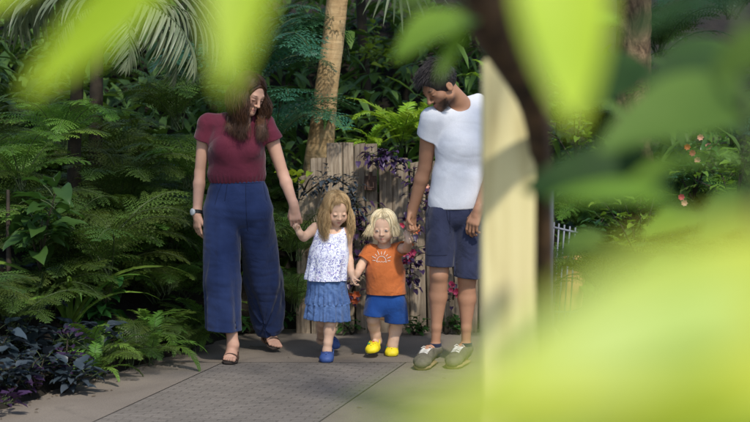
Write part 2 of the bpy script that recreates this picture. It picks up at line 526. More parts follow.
class Head:
    def __init__(s, c, fwd, up, S, child=False, nose=1.0, fat=1.0):
        s.c = np.asarray(c, float); s.R = frame(fwd, up); s.S = S; s.child = child
        s.nose = nose; s.fat = fat
        s.cr = np.array([.074, .093, .082]) if not child else np.array([.078, .094, .084])
        s.cc = np.array([0, -.014, .03]) if not child else np.array([0, -.012, .026])

    def P(s, x, y, z): return s.c + s.R @ np.array([x, y, z]) * s.S

    def local(s, V): return (np.asarray(V) - s.c) @ s.R / s.S

    def prims(s, neck, rn):
        q = s.S; P = s.P; R = s.R; ch = s.child
        sd = tuple(R[:, 0])
        E = lambda c, r, k, op='u': ('ell', P(*c), tuple(np.array(r) * q), R, k * q, op)
        T = lambda a, b, ra, rb, k, op='u': ('seg', P(*a), P(*b), (ra[0] * q, ra[1] * q) if not np.isscalar(ra) else ra * q, (rb[0] * q, rb[1] * q) if not np.isscalar(rb) else rb * q, sd, k * q, op)
        pr = [E(s.cc, s.cr, .01)]
        f = s.fat
        if ch:
            pr += [E((0, .022, -.03), (.062 * f, .066, .068), .03), E((0, .058, -.082), (.024, .022, .019), .03)]
            for x in (-1, 1):
                pr.append(E((x * .036, .052, -.042), (.03 * f, .03, .03), .02))
        else:
            pr += [T((0, .022, .02), (0, .034, -.062), (.06, .062), (.046 * f, .05), .02), E((0, .066, -.094), (.025 * f, .024, .019), .03),
                   T((-.045, .005, -.062), (.045, .005, -.062), .022, .022, .03)]
            for x in (-1, 1):
                pr.append(E((x * .04, .052, -.025), (.024, .026, .024), .02))
            pr.append(T((-.032, .079, .017), (.032, .079, .017), .012, .012, .02))
        for x in (-1, 1):
            pr.append(E((x * .031, .1, -.002), (.016, .0155, .010), .012, 'sub'))
            pr.append(E((x * .031, .0765, -.002), (.0145, .0135, .0125), .003))
            pr.append(E((x * (.0765 if not ch else .079), -.006, -.01), (.01, .019, .029), .006))
            pr.append(E((x * .088, -.002, -.008), (.006, .011, .018), .006, 'sub'))
        n = s.nose
        if ch:
            pr += [T((0, .086, .002), (0, .096, -.028), .007, .0095, .012), E((0, .097, -.03), (.0095, .009, .008), .006)]
            for x in (-1, 1): pr.append(E((x * .0095, .090, -.032), (.007, .007, .006), .006))
            zl = -.061; lw = .022
        else:
            pr += [T((0, .088, .01), (0, .09 + .02 * n, -.032), .0085, .0115 * n, .012), E((0, .091 + .02 * n, -.034), (.0115, .01, .009), .006)]
            for x in (-1, 1): pr.append(E((x * .0115, .094, -.036), (.0085, .0095, .0075), .006))
            zl = -.064; lw = .02
        s.zl = zl; s.lw = lw
        yl = .086 if not ch else .0795
        for x in (-1, 1):
            pr.append(T((0, yl + .004, zl + .004), (x * lw, yl - .006, zl + (.003 if ch else 0)), .0055, .003, .004))
            pr.append(T((0, yl + .002, zl - .007), (x * lw * .9, yl - .008, zl - .003), .007, .003, .004))
        pr.append(('seg', P(0, -.026, -.05), np.asarray(neck), rn, rn * 1.12, (1, 0, 0), .025))
        return pr

    def paint(s, V, C, lip=(.42, .16, .13), brow=(.1, .06, .03), blush=(.5, .2, .15), closed=True, iris=(.05, .03, .02), skin=None, beard=None):
        L = s.local(V)
        def blob(c, r): return np.clip(1.6 - 1.6 * np.sqrt((((L - np.array(c)) / np.array(r)) ** 2).sum(1)), 0, 1)[:, None]
        def put(m, col, a=1.0):
            nonlocal C
            C = C + (np.asarray(col) - C) * np.clip(m * a, 0, 1)
        for x in (-1, 1):
            put(blob((x * .042, .07, -.035), (.03, .03, .026)), blush, .14)
            if closed:
                put(blob((x * .031, .09, -.0065), (.0175, .016, .0046)), (.03, .018, .012), 1.5)
                put(blob((x * .031, .09, .006), (.018, .014, .006)), np.asarray(blush) * .95, .06)
            else:
                put(blob((x * .031, .089, -.003), (.0155, .012, .0075)), (.62, .56, .52), 1.3)
                put(blob((x * .031, .092, -.004), (.0075, .012, .0075)), iris, 1.5)
                put(blob((x * .031, .09, .0045), (.0175, .014, .0035)), (.12, .06, .04), .9)
            put(blob((x * .032, .085, .0235), (.021, .02, .0048)), brow, .55 if s.child else 1.1)
            put(blob((x * .0085, .1, -.04), (.005, .012, .004)), (.2, .07, .05), .6 if s.child else .9)
        if beard is not None:
            m = blob((0, .03, -.085), (.085, .095, .05)) * (L[:, 2:3] < -.03)
            put(m, beard, 1.2)
            put(blob((0, .095, -.051), (.026, .02, .008)), beard, 1.1)
        put(blob((0, .088, s.zl - .001), (.0225 if not s.child else .023, .018, .0095)), lip, 1.3)
        put(blob((0, .088, s.zl - .0015), (.02, .02, .0022)), np.asarray(lip) * .3, .7)
        return C


def hair_cap(h, name, mats, origin, inf=0.012, face=(0, .115, -.045), fr=(.066, .075, .085), low=-.03, extra=(), res=.004):
    r = h.cr.max() * h.S + .05
    lo = h.c - r - .08; hi = h.c + r + .06
    f = Field(lo, hi, res)
    f.ell(h.P(*h.cc), (h.cr + inf) * h.S, h.R, 0)
    for (c, rr) in extra: f.ell(h.P(*c), np.array(rr) * h.S, h.R, .015)
    f.ell(h.P(*face), np.array(fr) * h.S, h.R, .012, 'sub')
    if h.child: f.ell(h.P(0, .142, .03), np.array((.082, .098, .088)) * h.S, h.R, .006, 'sub')
    f.plane(h.P(0, 0, low), -h.R[:, 2], .01)
    return f.surface()


def hair_mesh(h, origin, strands, cap, mats, name, rng):
    """strands: list of (points, r0, tone)"""
    b = MB()
    V, Q = cap
    b.add(V - origin, [tuple(q) for q in Q], (.9, .9, .9))
    for pts, r0, tone in strands:
        n = len(pts)
        rad = [r0 * (.15 + .85 * min(1, i / 3)) * (1 - .75 * (i / (n - 1)) ** 2.5) for i in range(n)]
        b.tube([np.asarray(p) - origin for p in pts], rad, 3, (tone,) * 3, caps=False)
    return b.mesh(name, mats, True, True)


def long_hair(h, n, length, part=0.0, bang=None, rng=None, r0=.0022, wave=.012, jit=.006, front=52, off=.010, tips=.0, fall_out=.35, collide=None, sweep=1.0):
    out = []
    rad = (h.cr) * h.S
    C = h.P(*h.cc)
    g = np.array([0, 0, -1.0])
    for i in range(n):
        phi = rng.uniform(-PI, PI)
        o = off * h.S + rng.uniform(0, .01) * h.S
        th = rng.uniform(.03, 1.15) if rng.random() < .7 else rng.uniform(.6, 1.6)
        isf = abs(phi) < math.radians(front)
        banged = bang is not None and isf
        if not banged and isf: th = min(th, .8)
        pts = []; ph = phi
        end = math.radians(bang) * rng.uniform(.86, 1.02) if banged else math.radians(100 if abs(phi) > 1.2 else 92)
        tgt = ph
        if banged:
            end = math.radians(bang) * (rng.uniform(.70, 1.04)); tgt = ph + (.55 if ph > part else -.55) * rng.uniform(.2, 1.1)
        if isf and not banged:
            sg = 1 if (phi - part) > 0 else -1
            tgt = sg * math.radians(front + rng.uniform(4, 34))
        t0 = th
        step = .16
        while th < end:
            a = (th - t0) / max(.01, end - t0)
            pp = ph + (tgt - ph) * min(1, a * 1.3) ** sweep
            loc = np.array([math.sin(th) * math.sin(pp), math.sin(th) * math.cos(pp), math.cos(th)])
            pts.append(C + h.R @ (loc * (rad + (o - .006 * h.S) * min(1, .25 + th / .7) + .006 * h.S)))
            th += step
        if len(pts) < 2:
            continue
        if not banged:
            d = nrm(pts[-1] - pts[-2])
            outv = pts[-1] - C; outv[2] = 0; outv = nrm(outv)
            L = length * rng.uniform(.55, 1.08) if rng.random() < .5 else length * rng.uniform(.85, 1.05)
            s = 0; wv = rng.uniform(0, 6, 2); p = pts[-1].copy()
            side = np.array([-outv[1], outv[0], 0])
            while s < L:
                st = .022
                k = min(1, s / .06)
                d = nrm(d * (1 - .5 * k) + g * (.5 + .5 * k) + outv * fall_out * (1 - k) * .4)
                p = p + d * st + (side * math.sin(wv[0] + s * 38) + outv * math.sin(wv[1] + s * 30)) * wave * (.2 + .5 * rng.random()) + rng.normal(size=3) * jit * .12
                if collide is not None: p = collide(p)
                pts.append(p.copy()); s += st
        tone = rng.uniform(.7, 1.25)
        out.append((pts, r0 * rng.uniform(.7, 1.3), tone))
    return out


def finish(mesh_name, f, mats, root, origin, colfn=None, base=(1, 1, 1), name=None, parent=None):
    me = f.mesh(mesh_name, mats, origin, colfn, base)
    return link(name or mesh_name, me, parent or root)


# ------------------------------------------------------------------ people materials
M_skin_w = vcol_mat('fair_skin', .58, .25, .12)
M_skin_m = vcol_mat('tan_skin', .48, .3, .06)
M_hair_br = None


def hair_mat(name, c1, c2, rough=.42):
    m, nt, out = mat(name)
    a = N(nt, 'ShaderNodeVertexColor'); a.layer_name = 'Col'
    v = coords(nt, (1, 1, .35))
    c = ramp(nt, noise(nt, v, 55, 3), [(.3, c1), (.7, c2)])
    c = mixc(nt, 1.0, c, a.outputs[0], 'MULTIPLY')
    p = N(nt, 'ShaderNodeBsdfPrincipled')
    nt.links.new(c, p.inputs['Base Color'])
    p.inputs['Roughness'].default_value = rough
    p.inputs['Specular IOR Level'].default_value = .35
    nt.links.new(p.outputs[0], out.inputs[0])
    return m


H_woman = hair_mat('brown_hair', (.035, .016, .009), (.085, .038, .018))
H_girl = hair_mat('dark_blonde_hair', (.33, .20, .085), (.58, .40, .20))
H_boy = hair_mat('pale_blonde_hair', (.68, .54, .30), (.88, .76, .52))
H_man = hair_mat('black_hair', (.012, .010, .010), (.035, .028, .027), .38)

def seams(name, cloth, org, J, m, lines, r=.0016):
    tree = BVHTree.FromPolygons([v.co for v in cloth.data.vertices], [p.vertices for p in cloth.data.polygons])
    b = MB()
    for ln in lines:
        pts = []
        for (a, c) in zip(ln[:-1], ln[1:]):
            for t in np.linspace(0, 1, 8):
                h = tree.ray_cast(Vector(J(a[0] + (c[0] - a[0]) * t, a[1] + (c[1] - a[1]) * t, -.6) - org), Vector((0, 1, 0)))
                if h[0] is not None: pts.append(np.array(h[0]) + (0, -.0004, 0))
        if len(pts) > 2: b.tube(pts, r, 5)
    return link(name, b.mesh(name, [m]), cloth)


# =================================================================== WOMAN
def build_woman():
    Y = 9.2
    org = np.array([W(237, 340, Y)[0], Y, 0.0])
    root = empty('person', org, 'woman in maroon short sleeved top and wide navy trousers holding the girl by the hand', 'person', 'family walking on the path')
    rel = lambda p: np.asarray(p) - org
    J = lambda px, py, dy=0.0: W(px, py, Y + dy)
    shA, elA, wrA = J(206, 125, .02), J(200, 173, .05), J(197, 214, -.01)
    shB, elB, wrB = J(267, 125, .0), J(283, 174, .02), J(294, 206, -.06)
    head = Head(J(249.5, 93.5, -.07), (.64, -.60, -.46), (.28, -.18, .94), 1.0, nose=.82)
    neckb = J(237, 116, .03)
    body = []
    S = lambda a, b, ra, rb, k=.03: body.append(('seg', a, b, ra, rb, (1, 0, 0), k))
    S(J(238, 206, .0), J(238, 190), (.165, .115), (.155, .11))
    S(J(238, 190), J(237, 172), (.15, .105), (.137, .10))
    S(J(237, 172), J(237, 145), (.137, .10), (.15, .112))
    S(J(237, 145), J(237, 128, .01), (.15, .108), (.152, .09))
    S(J(209, 124, .02), J(264, 124, .02), .048, .048)
    for px in (224, 250): body.append(('ell', J(px, 149, -.085), (.056, .05, .056), None, .03))
    torso = list(body)
    body += arm_prims(shA, elA, wrA, (.044, .036, .026)) + arm_prims(shB, elB, wrB, (.044, .036, .026))
    body += hand_prims(wrA, (.02, -.06, -1), (.7, .55, 0), (.55, -.8, 0), .98, (22, 28, 20), 2, (10, 12))
    body += hand_prims(wrB, (.10, -.02, -1), (.15, .95, -.1), (-1, .12, 0), .98, (32, 62, 40), 3, (25, 45))
    # legs
    hipA, knA, anA = J(223, 208), J(226, 275, -.06), np.array([*G(231, 352)[:2], .085])
    hipB, knB, anB = J(252, 208), J(262, 270, .17), W(267, 338, Y + .42)
    anA = W(233, 345, 9.06)
    body += leg_prims(hipA, knA, anA, (.08, .054, .056, .033)) + leg_prims(hipB, knB, anB, (.08, .054, .056, .033))
    # feet
    toeA = G(229, 365); heelA = np.array([W(234, 355, 9.17)[0], toeA[1] + .22, .018]); toeA[2] = .018
    fA = frame(toeA - heelA, (0, 0, 1))
    body += foot_prims(heelA, fA, .235, anA, .034)
    toeB = G(277, 353); toeB[2] = .022
    fwd = nrm(np.array([.42, -.80, -.42]))
    heelB = toeB - fwd * .235
    fB = frame(fwd, (.1, -.3, .9))
    body += foot_prims(heelB, fB, .235, anB, .034)
    body += head.prims(neckb, .05)
    f = Field(org + (-.42, -.45, -.01), org + (.46, .75, 1.72), .0045)
    f.apply(body)
    skin = np.array([.50, .29, .205])
    def paint(V, C):
        C = head.paint(V, C, lip=(.45, .17, .15), brow=(.08, .045, .03), blush=(.56, .25, .19))
        return C
    ob = finish('body', f, [M_skin_w], root, org, paint, skin)
    # --- hair
    rng = np.random.default_rng(3)
    cap = hair_cap(head, 'hair', [H_woman], org, .010, (0, .124, -.01), (.072, .082, .105), extra=[((0, -.05, -.06), (.062, .045, .07))])
    chestY = J(237, 140, -.135)[1]
    zs = J(237, 112)[2]
    def collide(p):
        if p[2] < zs and abs(p[0] - org[0]) < .18:
            k = min(1, (zs - p[2]) / .09)
            if p[1] < Y - .01: p[1] = min(p[1], Y - .02 - .115 * k)
            else: p[1] = max(p[1], Y + .03 + .09 * k)
        return p
    st = long_hair(head, 3600, .27, .15, None, rng, .0014, .022, front=50, collide=collide)
    me = hair_mesh(head, org, st, cap, [H_woman], 'hair', rng)
    link('hair', me, root)
    # --- shirt
    M_shirt = cloth_mat('maroon_cotton', (.075, .010, .022), (.105, .016, .032), 7, fold=11, fs=.4)
    f = Field(org + (-.36, -.28, .95), org + (.36, .26, 1.52), .0045)
    f.apply(torso[2:], .014)
    f.seg(J(236.5, 160, -.01), J(236.5, 174, 0), (.162, .122), (.168, .13), k=.05)
    f.seg(J(236.5, 175), J(236.5, 181), (.166, .126), (.148, .112), k=.02)
    for sh, el, sg in ((shA, elA, -1), (shB, elB, 1)):
        e = sh + (el - sh) * .36
        g = f.like()
        g.seg(sh + np.array([-sg * .012, 0, 0]), e + np.array([sg * .0, 0, 0]), .06, .069, k=0)
        d = nrm(nrm(el - sh) + np.array([sg * .15, 0, 0])); e = sh + (el - sh) * .33
        g.plane(e, d, .004)
        g.seg(e - d * .01, e + d * .1, .05, .057, k=.003, op='sub')
        f.merge(g, .025)
    f.ell(J(239, 115, -.085), (.082, .105, .105), None, .006, 'sub')
    f.seg(neckb - np.array([0, 0, .0]), head.P(0, -.02, -.05), .066, .06, k=.01, op='sub')
    f.wrinkle(.006, 26, 4, (1, .6, .7))
    f.pleat((org[0], Y), 33, .0, .003, J(237, 172)[2], J(237, 181)[2], 3, hi=(99, 99, J(237, 168)[2]))
    f.plane(J(236, 183), (0, 0, -1), .004)
    finish('shirt', f, [M_shirt], root, org)
    # --- trousers
    M_tr = cloth_mat('navy_linen', (.010, .020, .066), (.018, .033, .10), 10, fold=9, fs=.4)
    f = Field(org + (-.32, -.32, .02), org + (.36, .66, 1.2), .0045)
    for (h, hem, dy0, dy1, rh, rb, zc) in ((221.5, (223.5, 338), 0, -.1, (.106, .125), (.102, .125), 337), (255, (270.5, 331), 0, .36, (.106, .125), (.085, .125), 331)):
        a = J(h, 212); b = J(hem[0], hem[1], dy1)
        m = a + (b - a) * .55 + np.array([.0 if dy1 < 0 else .002, -.03 if dy1 < 0 else -.02, 0])
        wm = 1.0 if dy1 < 0 else 1.09
        g = f.like()
        g.seg(a, m, rh, (rh[0] * wm, rh[1] * .98), k=.012)
        g.seg(m, b - np.array([0, 0, .05]), (rh[0] * wm, rh[1] * .98), rb, k=.02)
        g.pleat((m[0], m[1]), 6, .0, .006, J(0, 228)[2], J(0, 325)[2], 31 if dy1 < 0 else 33, g.lo, (99, 99, J(0, 228)[2]))
        f.merge(g, .012)
    f.seg(J(238, 207), J(238, 194), (.203, .145), (.183, .135), k=.03)
    f.seg(J(238, 196), J(238, 183), (.182, .134), (.158, .122), k=.02)
    f.wrinkle(.0032, 30, 9, (.5, .5, 1.5), lo=f.lo, hi=(99, 99, J(0, 190)[2]))
    f.wrinkle(.014, 16, 12, (1.4, 1.2, .16), lo=f.lo, hi=(99, 99, J(0, 200)[2]))
    za, zb = J(224, 337.5, -.1)[2], J(270, 331, .36)[2]
    xm = (J(247, 335, 0)[0] + .0)
    f.plane((0, 0, za), (-.05, 0, -1), .004, f.lo, (xm, 99, za + .12))
    f.plane((J(270, 331, .36)[0], J(270, 331, .36)[1], zb), (.1, .15, -1), .004, (xm + .0001, -99, -1), (99, 99, zb + .14))
    f.seg((J(223.5, 337, -.1)[0], J(0, 337, -.1)[1], za + .08), (J(223.5, 337, -.1)[0], J(0, 337, -.1)[1], za - .1), (.09, .112), (.094, .116), k=.004, op='sub')
    c = J(270.5, 331, .36)
    f.seg((c[0], c[1], zb + .07), (c[0], c[1], zb - .1), (.066, .112), (.068, .115), k=.004, op='sub')
    f.plane(J(238, 180.5), (0, 0, 1), .004)
    tr = finish('trousers', f, [M_tr], root, org)
    M_sm = basic('dark_navy_stitching', (.005, .009, .03), (.009, .015, .045), ns=60, rough=.9)
    seams('seam', tr, org, J, M_sm, [[(212, 187), (238, 187.5), (264, 187)], [(238.5, 188), (239, 205), (239.5, 222), (240, 238)], [(219, 188), (218, 197), (216.5, 206)], [(256, 188), (258, 197), (260, 206)], [(213, 188), (209, 198), (206, 210)], [(265, 188), (268.5, 198), (271, 210)]])
    # --- watch
    M_bk = basic('black_rubber', (.012, .012, .013), (.025, .025, .027), ns=30, rough=.5, bs=.1)
    M_fc = basic('watch_glass', (.35, .37, .38), (.5, .52, .52), ns=5, rough=.12, bs=.0)
    d = nrm(wrA - elA); wc = wrA - d * .012
    a1 = nrm(np.cross(d, (0, 1, 0))); a2 = np.cross(d, a1)
    b = MB()
    pts = [wc + (a1 * math.cos(t) * .030 + a2 * math.sin(t) * .030) for t in np.linspace(0, 2 * PI, 25)]
    for o in (-.007, 0, .007): b.tube([p + d * o - org for p in pts], .0045, 6, caps=False)
    w = link('watch', b.mesh('watch', [M_bk]), root)
    b = MB(); dirv = nrm(np.array([-.75, -.65, 0.05])); 
    b.tube([wc + dirv * .026 - org, wc + dirv * .038 - org, wc + dirv * .040 - org], [.021, .021, .018], 18)
    link('watch_face', b.mesh('watch_face', [M_fc]), w)
    # --- sandals
    M_sd = basic('brown_sandal_leather', (.045, .024, .016), (.075, .04, .026), ns=30, rough=.6, bs=.2)
    M_so = basic('dark_sandal_sole', (.03, .022, .018), (.05, .036, .03), ns=40, rough=.8, bs=.2)
    for (o, R, an) in ((heelA, fA, anA), (heelB, fB, anB)):
        q = .235 / .25
        P = lambda a, b_, c: o + R @ np.array([b_, a, c]) * q - org
        fs = Field(np.minimum(o, o + R[:, 1] * .27) - .09, np.maximum(o, o + R[:, 1] * .27) + .09, .0035)
        fs.seg(o + R @ np.array([0, .03, -.006]) * q, o + R @ np.array([.0, .19, -.006]) * q, (.036, .0115), (.047, .0115), tuple(R[:, 0]), 0)
        fs.seg(o + R @ np.array([0, .19, -.006]) * q, o + R @ np.array([-.006, .225, -.006]) * q, (.047, .0115), (.034, .0115), tuple(R[:, 0]), .01)
        sdl = finish('sandal', fs, [M_so], root, org)
        b = MB()
        def strap(a0, a1, wd, ht, r=.0048, lean=0.0, n=14):
            for w_ in np.linspace(-1, 1, 4):
                pts = []
                for t in np.linspace(0, PI, n):
                    a = a0 + (a1 - a0) * (t / PI) + w_ * .008 + lean * math.sin(t)
                    pts.append(P(a, math.cos(t) * -wd, max(-.004, math.sin(t) * ht)))
                b.tube(pts, r, 5)
        strap(.178, .16, .047, .044)
        strap(.105, .095, .042, .083)
        for t in (-1, 1):
            b.tube([P(.16, t * .045, .0), P(.1, t * .041, .03), P(.05, t * .036, .06), P(.015, t * .022, .075)], .005, 5)
        b.tube([P(.015, -.022, .075), P(-.006, 0, .075), P(.015, .022, .075)], .006, 5)
        link('strap', b.mesh('strap', [M_sd]), sdl)
    return root, wrB


# =================================================================== GIRL
def build_girl():
    Y = 9.15
    org = np.array([W(327, 350, Y)[0], Y, 0.0])
    root = empty('person', org, 'small girl with long blonde hair, patterned sleeveless top, denim skirt and blue clogs', 'person', 'family walking on the path')
    J = lambda px, py, dy=0.0: W(px, py, Y + dy)
    head = Head(J(336.5, 209, -.03), (.30, -.86, -.42), (.10, -.34, .93), .86, child=True, fat=.97)
    neckb = J(332, 231, .0)
    shA, elA, wrA = J(315.5, 228), J(304, 237.5, -.03), J(299.5, 232.5, -.07)
    shB, elB, wrB = J(347, 232), J(348.5, 256, .02), J(351.5, 273.5, -.04)
    body = []
    S = lambda a, b, ra, rb, k=.025: body.append(('seg', a, b, ra, rb, (1, 0, 0), k))
    S(J(326, 292), J(327, 280), (.10, .085), (.098, .085))
    S(J(327, 280), J(329, 258), (.098, .085), (.094, .08))
    S(J(329, 258), J(331, 240), (.094, .078), (.092, .068))
    S(J(319, 231), J(344, 233), .032, .032)
    torso = list(body)
    body += arm_prims(shA, elA, wrA, (.031, .026, .0195), .008) + arm_prims(shB, elB, wrB, (.03, .025, .019), .008)
    body += hand_prims(wrA, (-.45, -.1, .85), (-.25, -.9, .1), (.9, -.2, .4), .5, (45, 75, 50), 3, (25, 30), .018, .002)
    body += hand_prims(wrB, (.12, -.1, -1), (.9, .25, 0), (.2, -.95, 0), .55, (25, 45, 30), 3, (25, 35), .018, .002)
    knA, anA = J(322.5, 322, .05), W(321, 340, Y + .30)
    knB, anB = J(330.5, 322, -.06), W(327, 350.5, 9.09)
    body += leg_prims(J(319, 296), knA, anA, (.055, .034, .034, .0225)) + leg_prims(J(334, 296), knB, anB, (.055, .035, .035, .0225))
    toeB = G(325.5, 363.5); heelB = toeB + np.array([.012, .165, 0]); heelB[2] = toeB[2] = .005
    fB = frame(toeB - heelB, (0, 0, 1))
    body += foot_prims(heelB, fB, .15, anB, .027, False)
    toeA = G(338, 352.5); toeA[2] = .02
    fwdA = nrm(np.array([.70, -.52, -.36])); heelA = toeA - fwdA * .155
    fA = frame(fwdA, (.25, -.2, .9))
    body += foot_prims(heelA, fA, .15, anA, .027, False)
    body += head.prims(neckb, .034)
    f = Field(org + (-.27, -.3, -.005), org + (.23, .55, 1.08), .0034)
    f.apply(body)
    skin = np.array([.63, .40, .275])
    finish('body', f, [M_skin_w], root, org, lambda V, C: head.paint(V, C, lip=(.55, .23, .18), brow=(.22, .12, .06), blush=(.62, .24, .18)), skin)
    rng = np.random.default_rng(5)
    cap = hair_cap(head, 'hair', [H_girl], org, .008, face=(0, .126, -.02), fr=(.074, .088, .114), extra=[((0, -.05, -.06), (.062, .042, .06))], res=.0034)
    def collide(p):
        zs = J(330, 230)[2]
        if p[2] < zs and abs(p[0] - J(331, 0)[0]) < .115:
            k = min(1, (zs - p[2]) / .06)
            if p[1] < Y - .01: p[1] = min(p[1], Y - .02 - .078 * k)
            else: p[1] = max(p[1], Y + .02 + .07 * k)
        return p
    st = long_hair(head, 4200, .17, -.2, 66, rng, .00125, .013, front=50, off=.011, collide=collide, fall_out=.4)
    link('hair', hair_mesh(head, org, st, cap, [H_girl], 'hair', rng), root)
    # --- top
    m, nt, out = mat('floral_print_cotton')
    v = coords(nt)
    vo = N(nt, 'ShaderNodeTexVoronoi'); vo.inputs['Scale'].default_value = 95; vo.inputs['Randomness'].default_value = 1
    wv = mixc(nt, .06, v, (0, 0, 0))
    nv = N(nt, 'ShaderNodeTexNoise'); nv.inputs['Scale'].default_value = 60; nt.links.new(v, nv.inputs['Vector'])
    add = N(nt, 'ShaderNodeMix'); add.data_type = 'RGBA'; add.blend_type = 'LINEAR_LIGHT'; add.inputs[0].default_value = .02
    nt.links.new(v, add.inputs[6]); nt.links.new(nv.outputs['Color'], add.inputs[7])
    nt.links.new(add.outputs[2], vo.inputs['Vector'])
    big = noise(nt, v, 13, 3)
    fl = ramp(nt, vo.outputs['Distance'], [(.38, (1, 1, 1)), (.5, (0, 0, 0))])
    mk = N(nt, 'ShaderNodeMath', operation='MULTIPLY')
    nt.links.new(fl, mk.inputs[0]); nt.links.new(ramp(nt, big, [(.36, (.25,) * 3), (.56, (1,) * 3)]), mk.inputs[1])
    dye = ramp(nt, noise(nt, v, 21, 4), [(.3, (.07, .09, .32)), (.55, (.16, .15, .42)), (.75, (.42, .25, .5))])
    c = mixc(nt, mk.outputs[0], (.74, .74, .80), dye)
    p = N(nt, 'ShaderNodeBsdfPrincipled'); p.inputs['Roughness'].default_value = .85; p.inputs['Specular IOR Level'].default_value = .15
    nt.links.new(c, p.inputs['Base Color'])
    nt.links.new(bump(nt, noise(nt, v, 22, 3, .5, 1), .4, .012), p.inputs['Normal'])
    nt.links.new(p.outputs[0], out.inputs[0])
    f = Field(org + (-.2, -.2, .48), org + (.2, .2, .9), .0034)
    f.apply(torso[1:3], .013); f.seg(J(320, 230.5), J(343, 233), .036, .036, k=.02)
    f.seg(J(329, 255), J(326, 281), (.112, .10), (.128, .112), k=.04)
    f.ell(J(333, 226, -.05), (.056, .075, .05), None, .005, 'sub')
    for sh, sg in ((shA, -1), (shB, 1)):
        f.ell(sh + np.array([sg * .026, 0, -.008]), (.034, .07, .046), None, .005, 'sub')
    f.wrinkle(.006, 42, 5, (1, .7, .6))
    f.pleat((J(326, 0)[0], Y), 9, .0, .006, J(0, 250)[2], J(0, 281)[2], 2, hi=(99, 99, J(0, 250)[2]))
    f.plane(J(326, 281.5), (-.12, 0, -1), .003)
    f.seg(J(326, 274), J(326, 292), (.112, .096), (.124, .106), k=.003, op='sub')
    finish('top', f, [m], root, org)
    # --- skirt
    M_dn = cloth_mat('blue_denim', (.045, .09, .22), (.10, .17, .34), 26, fold=24, fs=.5)
    f = Field(org + (-.24, -.24, .2), org + (.24, .24, .6), .0034)
    f.seg(J(327, 279), J(327, 284), (.112, .096), (.114, .098), k=.01)
    f.seg(J(327, 284), J(327.5, 302), (.117, .10), (.124, .112), k=.01)
    f.seg(J(327.5, 302.5), J(327, 326), (.130, .116), (.138, .128), k=.003)
    f.pleat((J(327, 0)[0], Y), 21, .001, .0075, J(0, 284)[2], J(0, 302)[2], 8, lo=(-99, -99, J(0, 303)[2]))
    f.pleat((J(327, 0)[0], Y), 15, .003, .009, J(0, 303)[2], J(0, 320)[2], 9, hi=(99, 99, J(0, 303)[2]))
    f.wrinkle(.004, 60, 2, (1, 1, .7))
    f.plane(J(327, 319.5), (-.06, 0, -1), .003)
    f.seg(J(327, 312), J(327, 330), (.098, .09), (.102, .094), k=.003, op='sub')
    f.plane(J(327, 277.5), (0, 0, 1), .003)
    sk = finish('skirt', f, [M_dn], root, org)
    # --- clogs
    M_cl = basic('blue_foam_clog', (.03, .06, .19), (.045, .085, .24), ns=20, rough=.55, bs=.1)
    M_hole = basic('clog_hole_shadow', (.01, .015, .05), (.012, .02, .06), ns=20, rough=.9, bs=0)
    clog(root, org, heelB, fB, .168, M_cl, M_hole, anB)
    clog(root, org, heelA, fA, .168, M_cl, M_hole, anA)
    return root


